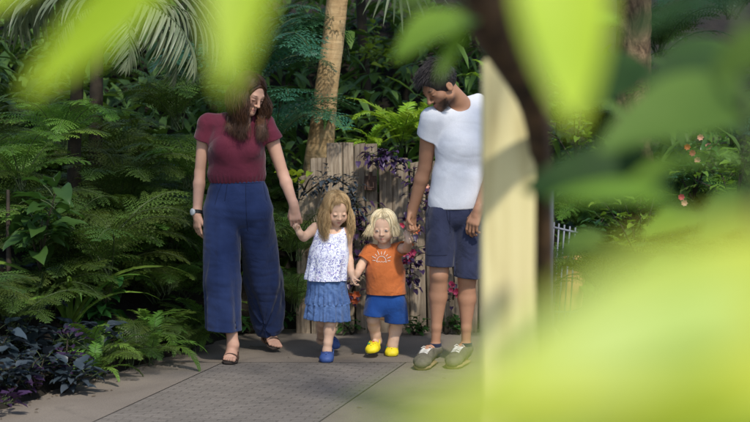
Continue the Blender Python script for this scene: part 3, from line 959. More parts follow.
def clog(root, org, o, R, L, m, mh, an, studs=()):
    q = L / .25
    o = o - R[:, 1] * .012
    A = lambda a, b, c: o + R @ np.array([b, a, c]) * q
    f = Field(np.minimum(o, o + R[:, 1] * L) - .1, np.maximum(o, o + R[:, 1] * L) + .1, .0028)
    sd = tuple(R[:, 0])
    # upper
    f.seg(A(.10, 0, .028), A(.19, 0, .026), (.055 * q, .05 * q), (.058 * q, .040 * q), sd, .02)
    f.seg(A(.12, 0, .05), A(.16, 0, .045), (.046 * q, .042 * q), (.05 * q, .035 * q), sd, .02)
    f.seg(A(.19, 0, .022), A(.222, -.004, .018), (.057 * q, .036 * q), (.042 * q, .024 * q), sd, .02)
    f.seg(A(.03, 0, .03), A(.11, 0, .03), (.042 * q, .034 * q), (.05 * q, .036 * q), sd, .02)
    # opening
    f.seg(A(.045, 0, .05), A(.085, 0, .075), (.03 * q, .026 * q), (.036 * q, .03 * q), sd, .004, 'sub')
    f.seg(A(.03, 0, .062), A(.08, 0, .11), (.034 * q, .03 * q), (.04 * q, .04 * q), sd, .006, 'sub')
    # sole welt
    f.seg(A(.035, 0, .006), A(.19, 0, .006), (.046 * q, .014 * q), (.061 * q, .014 * q), sd, .003)
    f.seg(A(.19, 0, .006), A(.225, -.004, .006), (.061 * q, .014 * q), (.045 * q, .014 * q), sd, .004)
    f.plane(A(0, 0, -.006), -R[:, 2], .002)
    c = finish('clog', f, [m], root, org)
    tree = BVHTree.FromPolygons([v.co for v in c.data.vertices], [p.vertices for p in c.data.polygons])
    b = MB()
    for (a, s_) in ((.165, -.03), (.165, 0), (.165, .03), (.19, -.018), (.19, .018), (.21, 0), (.14, -.018), (.14, .018)):
        p0 = A(a, s_, .14) - org
        hit = tree.ray_cast(Vector(p0), Vector(-R[:, 2]))
        if hit[0] is None: continue
        h = np.array(hit[0]); n_ = np.array(hit[1]); 
        if n_ @ R[:, 2] < 0: n_ = -n_
        b.tube([h - n_ * .003, h + n_ * .0008], .0042 * q * 1.3, 8)  # dark disc, the shade inside the hole put into its colour
    link('vent_hole', b.mesh('vent_hole', [mh]), c)
    b = MB()
    pts = [A(.105, -.054, .052), A(.05, -.05, .075), A(.005, -.03, .085), A(-.008, 0, .086), A(.005, .03, .085), A(.05, .05, .075), A(.105, .054, .052)]
    for dz in (-.006, 0, .006): b.tube([p - org + R[:, 2] * dz * q for p in pts], .0046 * q * 1.2, 6)
    link('heel_strap', b.mesh('heel_strap', [m]), c)
    for (a, s_, sm) in studs:
        p0 = A(a, s_, .14) - org
        hit = tree.ray_cast(Vector(p0), Vector(-R[:, 2]))
        if hit[0] is None: continue
        h = np.array(hit[0]); n_ = np.array(hit[1])
        if n_ @ R[:, 2] < 0: n_ = -n_
        b = MB(); b.tube([h - n_ * .002, h + n_ * .003, h + n_ * .0045], [.0075, .0072, .004], 10)
        link('stud', b.mesh('stud', [sm]), c)
    return c


# =================================================================== BOY
def build_boy():
    Y = 9.3
    org = np.array([W(386, 350, Y)[0], Y, 0.0])
    root = empty('person', org, 'toddler with pale blonde bob in orange sun shirt, blue shorts and yellow clogs', 'person', 'family walking on the path')
    J = lambda px, py, dy=0.0: W(px, py, Y + dy)
    head = Head(J(383.5, 227, -.03), (-.16, -.95, -.20), (-.06, -.2, .97), .88, child=True, fat=1.06)
    neckb = J(384, 247, .01)
    shA, elA, wrA = J(370, 250), J(362, 264, -.02), J(357, 274.5, -.1)
    shB, elB, wrB = J(398.5, 248.5), J(407, 248.5, -.08), J(409, 239.5, -.235)
    body = []
    S = lambda a, b, ra, rb, k=.025: body.append(('seg', a, b, ra, rb, (1, 0, 0), k))
    S(J(386, 305), J(386, 292), (.105, .095), (.10, .098))
    S(J(386, 292), J(385.5, 274), (.10, .1), (.095, .088))
    S(J(385.5, 274), J(385, 259), (.095, .085), (.088, .07))
    S(J(373, 252.5), J(396, 251.5), .032, .032)
    torso = list(body)
    body += arm_prims(shA, elA, wrA, (.031, .027, .021), .008) + arm_prims(shB, elB, wrB, (.031, .027, .021), .008)
    body += hand_prims(wrA, (-.3, -.1, -.95), (-.9, .1, .2), (.1, -.95, 0), .52, (30, 50, 30), 3, (25, 35), .019, .002)
    body += hand_prims(wrB, (-.05, .1, 1), (-.2, .95, .1), (-.95, -.2, 0), .5, (50, 80, 50), 4, (25, 35), .019, .002)
    knA, anA = J(373, 319, -.055), W(376.5, 341, Y + .02)
    knB, anB = J(396.5, 324, -.0), W(392.5, 345.5, Y + .0)
    body += leg_prims(J(376, 306), knA, anA, (.06, .038, .038, .027)) + leg_prims(J(395, 306), knB, anB, (.06, .038, .038, .027))
    gB = G(392, 357); toeB = np.array([W(391.5, 357, gB[1])[0], gB[1], .005]); heelB = np.array([toeB[0] + .006, toeB[1] + .15, .005])
    fB = frame(toeB - heelB, (0, 0, 1))
    body += foot_prims(heelB, fB, .14, anB, .032, False)
    toeA = W(371, 353, 9.16); fwdA = nrm(np.array([-.22, -.93, -.02])); heelA = toeA - fwdA * .145
    fA = frame(fwdA, (-.1, .1, 1))
    body += foot_prims(heelA, fA, .14, anA, .032, False)
    body += head.prims(neckb, .036)
    f = Field(org + (-.22, -.34, -.005), org + (.2, .28, .97), .0034)
    f.apply(body)
    skin = np.array([.67, .435, .305])
    finish('body', f, [M_skin_w], root, org, lambda V, C: head.paint(V, C, lip=(.55, .24, .19), brow=(.45, .28, .16), blush=(.66, .28, .2), closed=False, iris=(.03, .03, .04)), skin)
    rng = np.random.default_rng(6)
    cap = hair_cap(head, 'hair', [H_boy], org, .008, face=(0, .126, -.02), fr=(.075, .088, .114), extra=[((0, -.045, -.05), (.066, .045, .05))], res=.0034)
    st = long_hair(head, 4200, .062, .1, 60, rng, .00125, .018, jit=.012, front=46, off=.010, fall_out=.9)
    link('hair', hair_mesh(head, org, st, cap, [H_boy], 'hair', rng), root)
    # --- shirt
    M_or = cloth_mat('orange_jersey', (.46, .12, .03), (.56, .16, .045), 8, fold=16, fs=.4)
    f = Field(org + (-.2, -.2, .38), org + (.2, .2, .78), .0034)
    f.apply(torso[1:3], .013); f.seg(J(374, 252), J(395, 251), .042, .042, k=.02)
    f.seg(J(385.5, 276), J(386, 296), (.112, .112), (.116, .112), k=.04)
    for sh, el, t, sg in ((shA, elA, .7, -1), (shB, elB, .5, 1)):
        g = f.like()
        e = sh + (el - sh) * (t + .3)
        g.seg(sh, e, .042, .048, k=0)
        e = sh + (el - sh) * t; d = nrm(el - sh)
        g.plane(e, d, .003)
        g.seg(e - d * .022, e + d * .08, .035, .041, k=.003, op='sub')
        f.merge(g, .02)
    f.ell(J(384, 244, -.03), (.05, .06, .03), None, .005, 'sub')
    f.wrinkle(.0055, 38, 15, (1, .7, .9))
    f.plane(J(386, 295.5), (.04, 0, -1), .003)
    f.seg(J(386, 288), J(386, 306), (.103, .10), (.107, .102), k=.003, op='sub')
    sh = finish('shirt', f, [M_or], root, org)
    # --- line drawn sun on the chest
    tree = BVHTree.FromPolygons([v.co for v in sh.data.vertices], [p.vertices for p in sh.data.polygons])
    M_pr = basic('white_print_ink', (.72, .66, .6), (.82, .78, .72), ns=40, rough=.8, bs=.1)
    b = MB()
    def proj(px, py):
        p = J(px, py, -.3) - org
        h = tree.ray_cast(Vector(p), Vector((0, 1, 0)))
        return (np.array(h[0]) + np.array([0, -.0012, 0])) if h[0] is not None else None
    def line(pts, r=.0019):
        pp = [proj(*p) for p in pts]; pp = [p for p in pp if p is not None]
        if len(pp) > 1: b.tube(pp, r, 5)
    cx, cy = 381.6, 264.5
    line([(cx + 4.6 * math.cos(t), cy - 4.6 * math.sin(t)) for t in np.linspace(-.15, PI + .15, 22)])
    for i, t in enumerate(np.linspace(.02, PI - .02, 9)):
        l = 10.6 if i % 2 else 9.2
        line([(cx + r_ * math.cos(t), cy - r_ * math.sin(t)) for r_ in np.linspace(6.2, l, 5)])
    line([(x, cy + .9 + .5 * math.sin(x * 2.2)) for x in np.linspace(cx - 5.5, cx + 5.5, 16)], .0015)
    link('sun_print', b.mesh('sun_print', [M_pr]), sh)
    # --- shorts
    M_bl = cloth_mat('royal_blue_cotton', (.009, .045, .19), (.016, .07, .26), 9, fold=14, fs=.45)
    f = Field(org + (-.22, -.24, .12), org + (.22, .22, .56), .0034)
    f.seg(J(386, 293), J(386, 303), (.108, .106), (.12, .116), k=.01)
    ca, cb = J(372.5, 319, -.075), J(396.5, 326, -.01)
    f.seg(J(377, 302), ca, (.068, .1), (.064, .085), k=.02)
    f.seg(J(394.5, 302), cb, (.068, .1), (.078, .09), k=.02)
    f.wrinkle(.007, 30, 21, (1.2, .8, .5))
    xm = (J(383.8, 0, -.05)[0])
    za, zb = J(0, 315.5, -.07)[2], J(0, 322.3, -.01)[2]
    f.plane((ca[0], 0, za), (-.12, 0, -1), .003, f.lo, (xm, 99, za + .06))
    f.plane((cb[0], 0, zb), (-.05, 0, -1), .003, (xm + .0001, -99, -1), (99, 99, zb + .06))
    f.seg(ca + (0, 0, .0), ca - (0, 0, .06), (.047, .06), (.05, .064), k=.003, op='sub')
    f.seg(cb + (0, 0, .0), cb - (0, 0, .06), (.056, .064), (.060, .066), k=.003, op='sub')
    f.plane(J(386, 291), (0, 0, 1), .003)
    finish('shorts', f, [M_bl], root, org)
    M_y = basic('yellow_foam_clog', (.72, .56, .015), (.82, .66, .03), ns=20, rough=.5, bs=.1)
    M_hole = basic('yellow_clog_hole_shadow', (.25, .17, .01), (.3, .2, .02), ns=20, rough=.9, bs=0)
    M_g = basic('green_stud', (.03, .25, .07), (.05, .32, .1), ns=20, rough=.5, bs=0)
    M_r = basic('red_stud', (.5, .07, .03), (.6, .09, .04), ns=20, rough=.5, bs=0)
    M_b2 = basic('blue_stud', (.04, .2, .5), (.05, .25, .6), ns=20, rough=.5, bs=0)
    clog(root, org, heelB, fB, .162, M_y, M_hole, anB, [(.15, .045, M_g), (.17, -.03, M_g), (.12, .05, M_b2)])
    clog(root, org, heelA, fA, .162, M_y, M_hole, anA, [(.14, -.01, M_r), (.12, .045, M_g), (.18, .02, M_g)])
    return root


# =================================================================== MAN
def build_man():
    Y = 8.98
    org = np.array([W(452, 365, Y)[0], Y, 0.0])
    root = empty('person', org, 'bearded man in white t-shirt and navy shorts looking down at the toddler he leads', 'person', 'family walking on the path')
    J = lambda px, py, dy=0.0: W(px, py, Y + dy)
    head = Head(J(440, 86, -.06), (-.70, -.42, -.60), (-.42, -.22, .84), 1.10, nose=.88)
    neckb = J(462, 107, .04)
    shA, elA, wrA = J(431, 120, -.03), J(425, 167, .04), J(412.5, 210.5, .09)
    shB, elB, wrB = J(491, 115, .02), J(495, 168, .02), J(478.5, 210, -.17)
    body = []
    S = lambda a, b, ra, rb, k=.03: body.append(('seg', a, b, ra, rb, (1, 0, 0), k))
    S(J(455, 215), J(456, 200), (.15, .105), (.148, .105))
    S(J(456, 200), J(458.5, 175), (.14, .10), (.128, .1))
    S(J(458.5, 175), J(461.5, 148), (.128, .1), (.138, .112))
    S(J(461.5, 148), J(462, 126, .02), (.138, .11), (.142, .095))
    S(J(437, 119, .0), J(484, 115, .03), .055, .055)
    S(J(447, 112, .03), J(478, 108, .04), .04, .04)
    torso = list(body)
    body += arm_prims(shA, elA, wrA, (.053, .043, .03)) + arm_prims(shB, elB, wrB, (.053, .043, .03))
    body += hand_prims(wrA, (-.12, -.12, -1), (.35, -.5, -.2), (-.75, -.55, 0), 1.0, (32, 58, 38), 3, (25, 35), .028)
    body += hand_prims(wrB, (-.42, -.12, -1), (.55, .85, -.2), (-.85, -.3, .3), 1.06, (28, 35, 25), 3, (15, 20), .028)
    hipA, knA = J(441, 222), J(439, 275, -.06)
    hipB, knB = J(469, 222), J(467, 279, -.03)
    anA = W(435.5, 347, Y - .03); anB = W(466, 346.5, Y - .02)
    bk = (.15, .95, 0)
    body += leg_prims(hipA, knA, anA, (.088, .054, .053, .0265), bk) + leg_prims(hipB, knB, anB, (.088, .054, .053, .0265), bk)
    feet = []
    for (px, py, an, dx) in ((420, 370.5, anA, .075), (450.5, 369.5, anB, .10)):
        toe = G(px, py); heel = toe + np.array([dx, .235, 0]); heel[2] = toe[2] = .02
        R = frame(toe - heel, (0, 0, 1)); feet.append((heel, R, an))
        body += foot_prims(heel, R, .245, an, .032, False)
    body += head.prims(neckb, .058)
    f = Field(org + (-.34, -.42, -.005), org + (.42, .32, 1.86), .0046)
    f.apply(body)
    skin = np.array([.36, .185, .108])
    hair = np.array([.02, .015, .013])
    finish('body', f, [M_skin_m], root, org, lambda V, C: head.paint(V, C, lip=(.3, .11, .09), brow=(.02, .015, .01), blush=(.36, .15, .09), beard=(.045, .025, .018)), skin)
    # hair: short back and sides, longer swept forward on top
    rng = np.random.default_rng(8)
    cap = hair_cap(head, 'hair', [H_man], org, .008, face=(0, .125, -.03), fr=(.08, .085, .10), low=-.035)
    st = []
    rad = head.cr * head.S; C0 = head.P(*head.cc)
    comb = head.R @ nrm(np.array([.1, 1.0, .15]))
    for i in range(2600):
        phi = rng.uniform(-PI, PI); th = math.acos(rng.uniform(-.25, 1))
        lim = math.radians(52) if abs(phi) < .8 else (math.radians(74) if abs(phi) < 1.5 else math.radians(108))
        if th > lim: continue
        loc = np.array([math.sin(th) * math.sin(phi), math.sin(th) * math.cos(phi), math.cos(th)])
        p = C0 + head.R @ (loc * (rad + .006)); n_ = nrm(head.R @ (loc / rad))
        top = max(0, math.cos(th) * 1.3)
        L = .018 + .075 * min(1, top) * rng.uniform(.5, 1.2)
        tang = comb - n_ * comb.dot(n_)
        if top < .35: tang = -head.R[:, 2] * .8 + tang * .3
        d = nrm(n_ * (.35 + .5 * top) + tang * (1.0) + rng.normal(size=3) * .22)
        pts = [p]
        for k in range(6):
            d = nrm(d + np.array([0, 0, -.16]) - n_ * .05 + rng.normal(size=3) * .06); pts.append(pts[-1] + d * L / 6)
        st.append((pts, .0017 * rng.uniform(.7, 1.3), rng.uniform(.6, 1.5)))
    # beard bristles
    for i in range(700):
        x = rng.uniform(-1, 1); zz = rng.uniform(0, 1)
        a = x * 1.35
        loc = np.array([math.sin(a) * (.056 - .018 * zz), .022 + math.cos(a) * (.052 + .004 * zz), -.048 - .058 * zz])
        if abs(a) < .32 and zz < .42: continue
        p = head.P(*loc); o = nrm(head.R @ np.array([math.sin(a), math.cos(a), -.5]))
        st.append(([p - o * .004, p + o * .006, p + o * .013 - head.R[:, 2] * .003], .0016, rng.uniform(.6, 1.3)))
    link('hair', hair_mesh(head, org, st, cap, [H_man], 'hair', rng), root)
    # --- t-shirt
    M_ws = cloth_mat('white_jersey', (.57, .58, .62), (.63, .64, .67), 8, fold=5, fs=.35)
    f = Field(org + (-.32, -.26, .9), org + (.40, .26, 1.68), .0046)
    f.apply(torso[1:], .014)
    f.seg(J(457.5, 180), J(455.5, 212), (.142, .12), (.154, .124), k=.05)
    for sh, el, sg in ((shA, elA, -1), (shB, elB, 1)):
        g = f.like()
        e = sh + (el - sh) * .5
        g.seg(sh + np.array([-sg * .008, 0, .004]), e, .074, .074, k=0)
        d = nrm(nrm(el - sh) + np.array([sg * .3, 0, 0])); e = sh + (el - sh) * .41
        g.plane(e, d, .004)
        g.seg(e - d * .008, e + d * .12, .054, .062, k=.003, op='sub')
        f.merge(g, .03)
    f.seg(J(452, 109, .05), J(478, 101, .06), .046, .046, k=.03)
    f.seg(neckb + np.array([-.012, -.035, -.02]), neckb + np.array([-.035, -.055, .12]), .06, .066, k=.008, op='sub')
    f.wrinkle(.007, 13, 31, (.8, .6, 1.2))
    f.wrinkle(.003, 30, 33, (.7, .7, 1.3))
    f.plane(J(455, 208.5), (.02, 0, -1), .004)
    f.seg(J(455.5, 200), J(455.5, 222), (.146, .108), (.15, .112), k=.004, op='sub')
    sh = finish('shirt', f, [M_ws], root, org)
    # neck rib
    # --- shorts
    M_ns = cloth_mat('navy_chino', (.017, .021, .046), (.028, .033, .068), 9, fold=10, fs=.5)
    f = Field(org + (-.26, -.28, .5), org + (.28, .26, 1.12), .0046)
    f.seg(J(455, 203), J(455, 214), (.152, .116), (.165, .126), k=.02)
    ca, cb = J(439.5, 272, -.05), J(467.5, 282, -.03)
    f.seg(J(442, 216), ca, (.094, .12), (.084, .10), k=.015)
    f.seg(J(468.5, 216), cb, (.094, .12), (.078, .10), k=.015)
    f.wrinkle(.007, 22, 41, (.9, .8, .9))
    f.wrinkle(.005, 30, 43, (1.4, 1, .4))
    xm = J(453.8, 0, -.05)[0]
    za, zb = J(0, 266, -.05)[2], J(0, 277.5, -.03)[2]
    f.plane((ca[0], 0, za), (-.04, 0, -1), .003, f.lo, (xm, 99, za + .08))
    f.plane((cb[0], 0, zb), (-.1, 0, -1), .003, (xm + .0001, -99, -1), (99, 99, zb + .08))
    f.seg(ca + (0, 0, .02), ca - (0, 0, .08), (.066, .08), (.068, .082), k=.003, op='sub')
    f.seg(cb + (0, 0, .02), cb - (0, 0, .08), (.06, .08), (.062, .082), k=.003, op='sub')
    f.plane(J(455, 201), (0, 0, 1), .003)
    so = finish('shorts', f, [M_ns], root, org)
    M_sm = basic('navy_stitching', (.007, .009, .022), (.012, .015, .035), ns=60, rough=.9)
    seams('seam', so, org, J, M_sm, [[(453, 204), (454, 216), (454, 228), (454.5, 240)], [(450, 205), (450.5, 216), (452, 226), (454, 231)], [(437, 205), (434, 212), (430.5, 222)], [(470, 205), (474, 213), (477, 222)], [(430, 209), (442, 209.5), (455, 209.8), (470, 209.6)], [(427.5, 264), (439, 263.6), (451, 263.2)]])
    # --- shoes
    M_sh = basic('olive_suede', (.085, .075, .055), (.13, .115, .085), ns=30, rough=.9, bs=.3)
    M_sl = basic('tan_gum_sole', (.21, .15, .085), (.28, .2, .11), ns=30, rough=.7, bs=.2)
    M_lc = basic('cream_lace', (.5, .47, .4), (.6, .57, .5), ns=80, rough=.9, bs=.2)
    M_sk = cloth_mat('dark_navy_sock', (.012, .014, .03), (.02, .024, .045), 30)
    for (o, R, an) in feet:
        q = 1.0
        A = lambda a, b, c: o + R @ np.array([b, a, c])
        sd = tuple(R[:, 0])
        lo = np.minimum(o, o + R[:, 1] * .3) - .1; hi = np.maximum(o, o + R[:, 1] * .3) + .14
        f = Field(lo, hi, .0035)
        f.seg(A(.03, 0, .04), A(.12, 0, .042), (.041, .036), (.042, .036), sd, .02)
        f.seg(A(.12, 0, .04), A(.2, 0, .026), (.044, .04), (.05, .034), sd, .02)
        f.seg(A(.2, 0, .024), A(.24, -.006, .018), (.05, .034), (.04, .027), sd, .02)
        f.seg(A(.045, 0, .06), np.asarray(an) - np.array([0, 0, .012]), (.042, .044), (.044, .046), sd, .02)
        f.seg(A(.07, 0, .09), A(.16, 0, .05), (.034, .03), (.04, .026), sd, .02)
        f.seg(np.asarray(an) - np.array([0, 0, .012]), np.asarray(an) + np.array([0, 0, .08]), .037, .04, k=.004, op='sub')
        f.plane(np.asarray(an) + np.array([0, 0, .008]), nrm(np.array([0, 0, 1]) + R[:, 1] * .12), .004)
        s1 = finish('shoe', f, [M_sh], root, org)
        f = Field(lo, hi, .0035)
        f.seg(A(.03, 0, -.004), A(.2, 0, -.004), (.044, .016), (.052, .016), sd, 0)
        f.seg(A(.2, 0, -.004), A(.232, -.006, -.004), (.052, .016), (.038, .018), sd, .01)
        f.plane(A(0, 0, -.02), -R[:, 2], .002)
        finish('sole', f, [M_sl], root, org, name='sole', parent=s1)
        tree = BVHTree.FromPolygons([v.co for v in s1.data.vertices], [p.vertices for p in s1.data.polygons])
        b = MB()
        def on(a, s_):
            h = tree.ray_cast(Vector(A(a, s_, .2) - org), Vector(-R[:, 2]))
            return None if h[0] is None else np.array(h[0]) + R[:, 2] * .002
        for i in range(5):
            a = .095 + i * .019
            for (x0, x1, da) in ((-.026, .026, .01), (.026, -.026, .01)):
                pts = [on(a + da * t, x0 + (x1 - x0) * t) for t in np.linspace(0, 1, 7)]
                pts = [p for p in pts if p is not None]
                if len(pts) > 2: b.tube(pts, .0026, 5)
        for sg in (-1, 1):
            pts = [on(.095, 0)]
            if pts[0] is not None:
                c0 = pts[0]
                b.tube([c0, c0 + R[:, 0] * sg * .02 + R[:, 2] * .012, c0 + R[:, 0] * sg * .035 + R[:, 1] * .012 + R[:, 2] * .002, c0 + R[:, 0] * sg * .016 + R[:, 1] * .006 + R[:, 2] * .002], .0024, 5)
        link('lace', b.mesh('lace', [M_lc]), s1)
        f = Field(np.asarray(an) - .07, np.asarray(an) + .08, .0035)
        f.seg(np.asarray(an) - (0, 0, .03), np.asarray(an) + (0, 0, .022), .038, .0365, k=.004)
        f.plane(np.asarray(an) + (0, 0, .024), (0, 0, 1), .003)
        finish('sock', f, [M_sk], root, org)
    return root
# =================================================================== materials of the place
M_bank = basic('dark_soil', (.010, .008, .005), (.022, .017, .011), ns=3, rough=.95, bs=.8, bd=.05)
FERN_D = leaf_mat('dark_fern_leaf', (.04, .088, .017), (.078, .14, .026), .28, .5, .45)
FERN_M = leaf_mat('green_fern_leaf', (.07, .165, .026), (.115, .235, .038), .32, .45, .35)
FERN_B = leaf_mat('bright_fern_leaf', (.15, .30, .025), (.24, .40, .035), .4, .42, .25)
FERN_BL = leaf_mat('blue_green_leaf', (.02, .085, .052), (.045, .13, .07), .25, .4, .35)
PALM_G = leaf_mat('grey_green_palm_leaf', (.10, .135, .075), (.19, .225, .13), .25, .4, .2)
BROAD = leaf_mat('broad_leaf', (.02, .08, .02), (.05, .14, .03), .3, .33, .4)
BROAD_L = leaf_mat('lit_broad_leaf', (.07, .17, .025), (.13, .26, .035), .35, .35, .4)  # brighter copy of the broad leaf, sunlight put into its colour
BROAD_Y = leaf_mat('yellow_green_broad_leaf', (.16, .24, .02), (.28, .36, .04), .4, .4, .2)
PURPLE = leaf_mat('purple_leaf', (.035, .018, .05), (.07, .035, .095), .2, .38, .4, tcol=(.12, .04, .15))
PURPLE_T = leaf_mat('dusky_teal_leaf', (.022, .038, .048), (.05, .062, .078), .15, .38, .35, tcol=(.06, .07, .1))
PINK = leaf_mat('pink_flower', (.40, .035, .07), (.52, .07, .12), .3, .5, .2)
ORANGE = leaf_mat('orange_flower', (.5, .13, .03), (.6, .18, .05), .3, .5, .2)
PALEPINK = leaf_mat('pale_pink_flower', (.7, .35, .25), (.8, .5, .35), .3, .5, .2)
STEM = basic('green_stem', (.03, .05, .018), (.06, .08, .03), ns=12, rough=.7)
STEM_D = basic('dark_stem', (.02, .016, .011), (.045, .034, .022), ns=12, rough=.85, bs=.5)

# =================================================================== ground
EDGE_A = G(0, 411); EDGE_B = G(222, 343)       # left edge of the path
BACK_Y = 10.32


def bank_h(x, y):
    ex, ey = EDGE_A[:2], EDGE_B[:2]
    d = nrm(np.append(ey - ex, 0))[:2]
    nl = np.array([-d[1], d[0]])                 # to the left of the edge
    dl = (x - ex[0]) * nl[0] + (y - ex[1]) * nl[1]
    db = y - (BACK_Y + .12)
    if x > 1.15: db = max(x - 1.25 - max(0, 8.5 - y) * .5, y - 12.4) if y < 12.4 else y - 12.0
    dd = max(dl - .05, db)
    if x > 1.15: dd = db * .7
    if dd <= 0: return -.03
    z = .03 + .42 * dd ** 1.05
    return min(z, 3.2 + .25 * math.sin(x * 1.3) + .2 * math.sin(y * .9)) + .04 * math.sin(x * 7 + 2 * math.sin(y * 5)) * min(1, dd * 2)


def build_ground():
    base = basic('dark_grit', (.10, .09, .08), (.15, .135, .12), ns=40, rough=.95, bs=.5)
    me = make_mesh('ground', [(-60, -40, 0), (60, -40, 0), (60, 80, 0), (-60, 80, 0)], [(0, 1, 2, 3)], [base], False)
    g = link('ground', me, None, (0, 0, -.006)); tag(g, kind='structure')
    # sloping soil bank behind and to the left
    xs = np.concatenate([np.linspace(-14, -3.4, 24), np.linspace(-3.2, 3.4, 67), np.linspace(3.6, 14, 24)])
    ys = np.concatenate([np.linspace(5.5, 16, 85), np.linspace(16.5, 30, 16)])
    V = [(x, y, bank_h(x, y)) for y in ys for x in xs]
    n = len(xs)
    F = [(j * n + i, j * n + i + 1, (j + 1) * n + i + 1, (j + 1) * n + i) for j in range(len(ys) - 1) for i in range(n - 1)]
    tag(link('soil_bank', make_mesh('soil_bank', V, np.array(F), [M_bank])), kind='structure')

    # concrete slabs of the path
    def concrete(name, c1, c2, stain, panel=False):
        m, nt, out = mat(name)
        v = coords(nt)
        big = noise(nt, v, 1.1, 6, .6, .6)
        c = ramp(nt, big, [(.3, c1), (.7, c2)])
        st = noise(nt, v, 3.2, 8, .7, 1.0)
        c = mixc(nt, ramp(nt, st, [(.55, (0, 0, 0)), (.72, (.6, .6, .6))]), c, stain)
        sp = noise(nt, v, 130, 2)
        c = mixc(nt, 1.0, c, ramp(nt, sp, [(.3, (.78,) * 3), (.7, (1.15,) * 3)]), 'MULTIPLY')
        p = N(nt, 'ShaderNodeBsdfPrincipled'); p.inputs['Roughness'].default_value = .8; p.inputs['Specular IOR Level'].default_value = .25
        h = sp
        nb = bump(nt, sp, .25, .003)
        nb = bump(nt, noise(nt, v, 25, 5), .25, .008, nb)
        if panel:
            tc = N(nt, 'ShaderNodeTexCoord'); mp = N(nt, 'ShaderNodeMapping'); mp.inputs['Rotation'].default_value = (0, 0, math.radians(14.6))
            nt.links.new(tc.outputs['Object'], mp.inputs[0])
            br = N(nt, 'ShaderNodeTexBrick'); br.inputs['Scale'].default_value = 1.0
            br.offset = .5
            br.inputs['Brick Width'].default_value = .115; br.inputs['Row Height'].default_value = .042
            br.inputs['Mortar Size'].default_value = .0045; br.inputs['Mortar Smooth'].default_value = .4
            br.inputs['Color1'].default_value = (1, 1, 1, 1); br.inputs['Color2'].default_value = (.80, .80, .80, 1); br.inputs['Mortar'].default_value = (.55, .54, .53, 1)
            nt.links.new(mp.outputs[0], br.inputs['Vector'])
            c = mixc(nt, .95, c, br.outputs['Color'], 'MULTIPLY')
            inv = N(nt, 'ShaderNodeMath', operation='SUBTRACT'); inv.inputs[0].default_value = 1; nt.links.new(br.outputs['Fac'], inv.inputs[1])
            nb = bump(nt, inv.outputs[0], .55, .006, nb)
        nt.links.new(c, p.inputs['Base Color']); nt.links.new(nb, p.inputs['Normal'])
        nt.links.new(p.outputs[0], out.inputs[0])
        return m
    M_c = concrete('path_concrete', (.145, .121, .098), (.215, .182, .147), (.10, .086, .072))
    M_p = concrete('stamped_concrete', (.155, .135, .115), (.215, .187, .158), (.085, .077, .068), True)
    d = np.array([.252, .968, 0]); s = np.array([.968, -.252, 0])
    P0 = G(223, 362.3); gap = .004
    y1 = P0[1]
    def along(p, y): return p + d * ((y - p[1]) / d[1])
    R0 = G(406, 362.3)
    L0 = P0
    def poly(name, pts, m, z):
        V = [(p[0], p[1], z) for p in pts]
        tag(link(name, make_mesh(name, V, [tuple(range(len(V)))], [m], False)), kind='structure')
    gx = np.array([gap, 0, 0]); gy_ = np.array([0, gap, 0])
    poly('path_panel', [along(L0, 1.0) + gx, along(R0, 1.0) - gx, along(R0, y1) - gx - gy_, along(L0, y1) + gx - gy_], M_p, 0)
    poly('path_slab', [along(L0, 1.0) + (-3.2, 0, 0), along(L0, 1.0) - gx, along(L0, y1) - gx - gy_, (L0[0] - 3.2, y1 - gap, 0)], M_c, 0)
    poly('path_slab', [along(R0, 1.0) + gx, along(R0, 1.0) + (6, 0, 0), (R0[0] + 6, y1 - gap, 0), along(R0, y1) + gx - gy_], M_c, 0)
    poly('path_slab', [(L0[0] - 2.4, y1 + gap, 0), (6.2, y1 + gap, 0), (6.2, 13.5, 0), (-2.4, 13.5, 0)], M_c, 0)


# =================================================================== leaf geometry
def curve_frame(L, pitch0, droop, n, curl=0.0):
    """points and tangents of a stem that starts at pitch0 (rad above horizontal) heading +Y and droops"""
    p = np.zeros(3); pts = [p.copy()]; tg = []
    for i in range(n):
        a = pitch0 - droop * ((i + .5) / n) ** 1.3
        t = np.array([math.sin(curl * i / n), math.cos(a) * math.cos(curl * i / n), math.sin(a)]); t /= np.linalg.norm(t)
        p = p + t * L / n; pts.append(p.copy()); tg.append(t)
    tg.append(tg[-1])
    return pts, tg


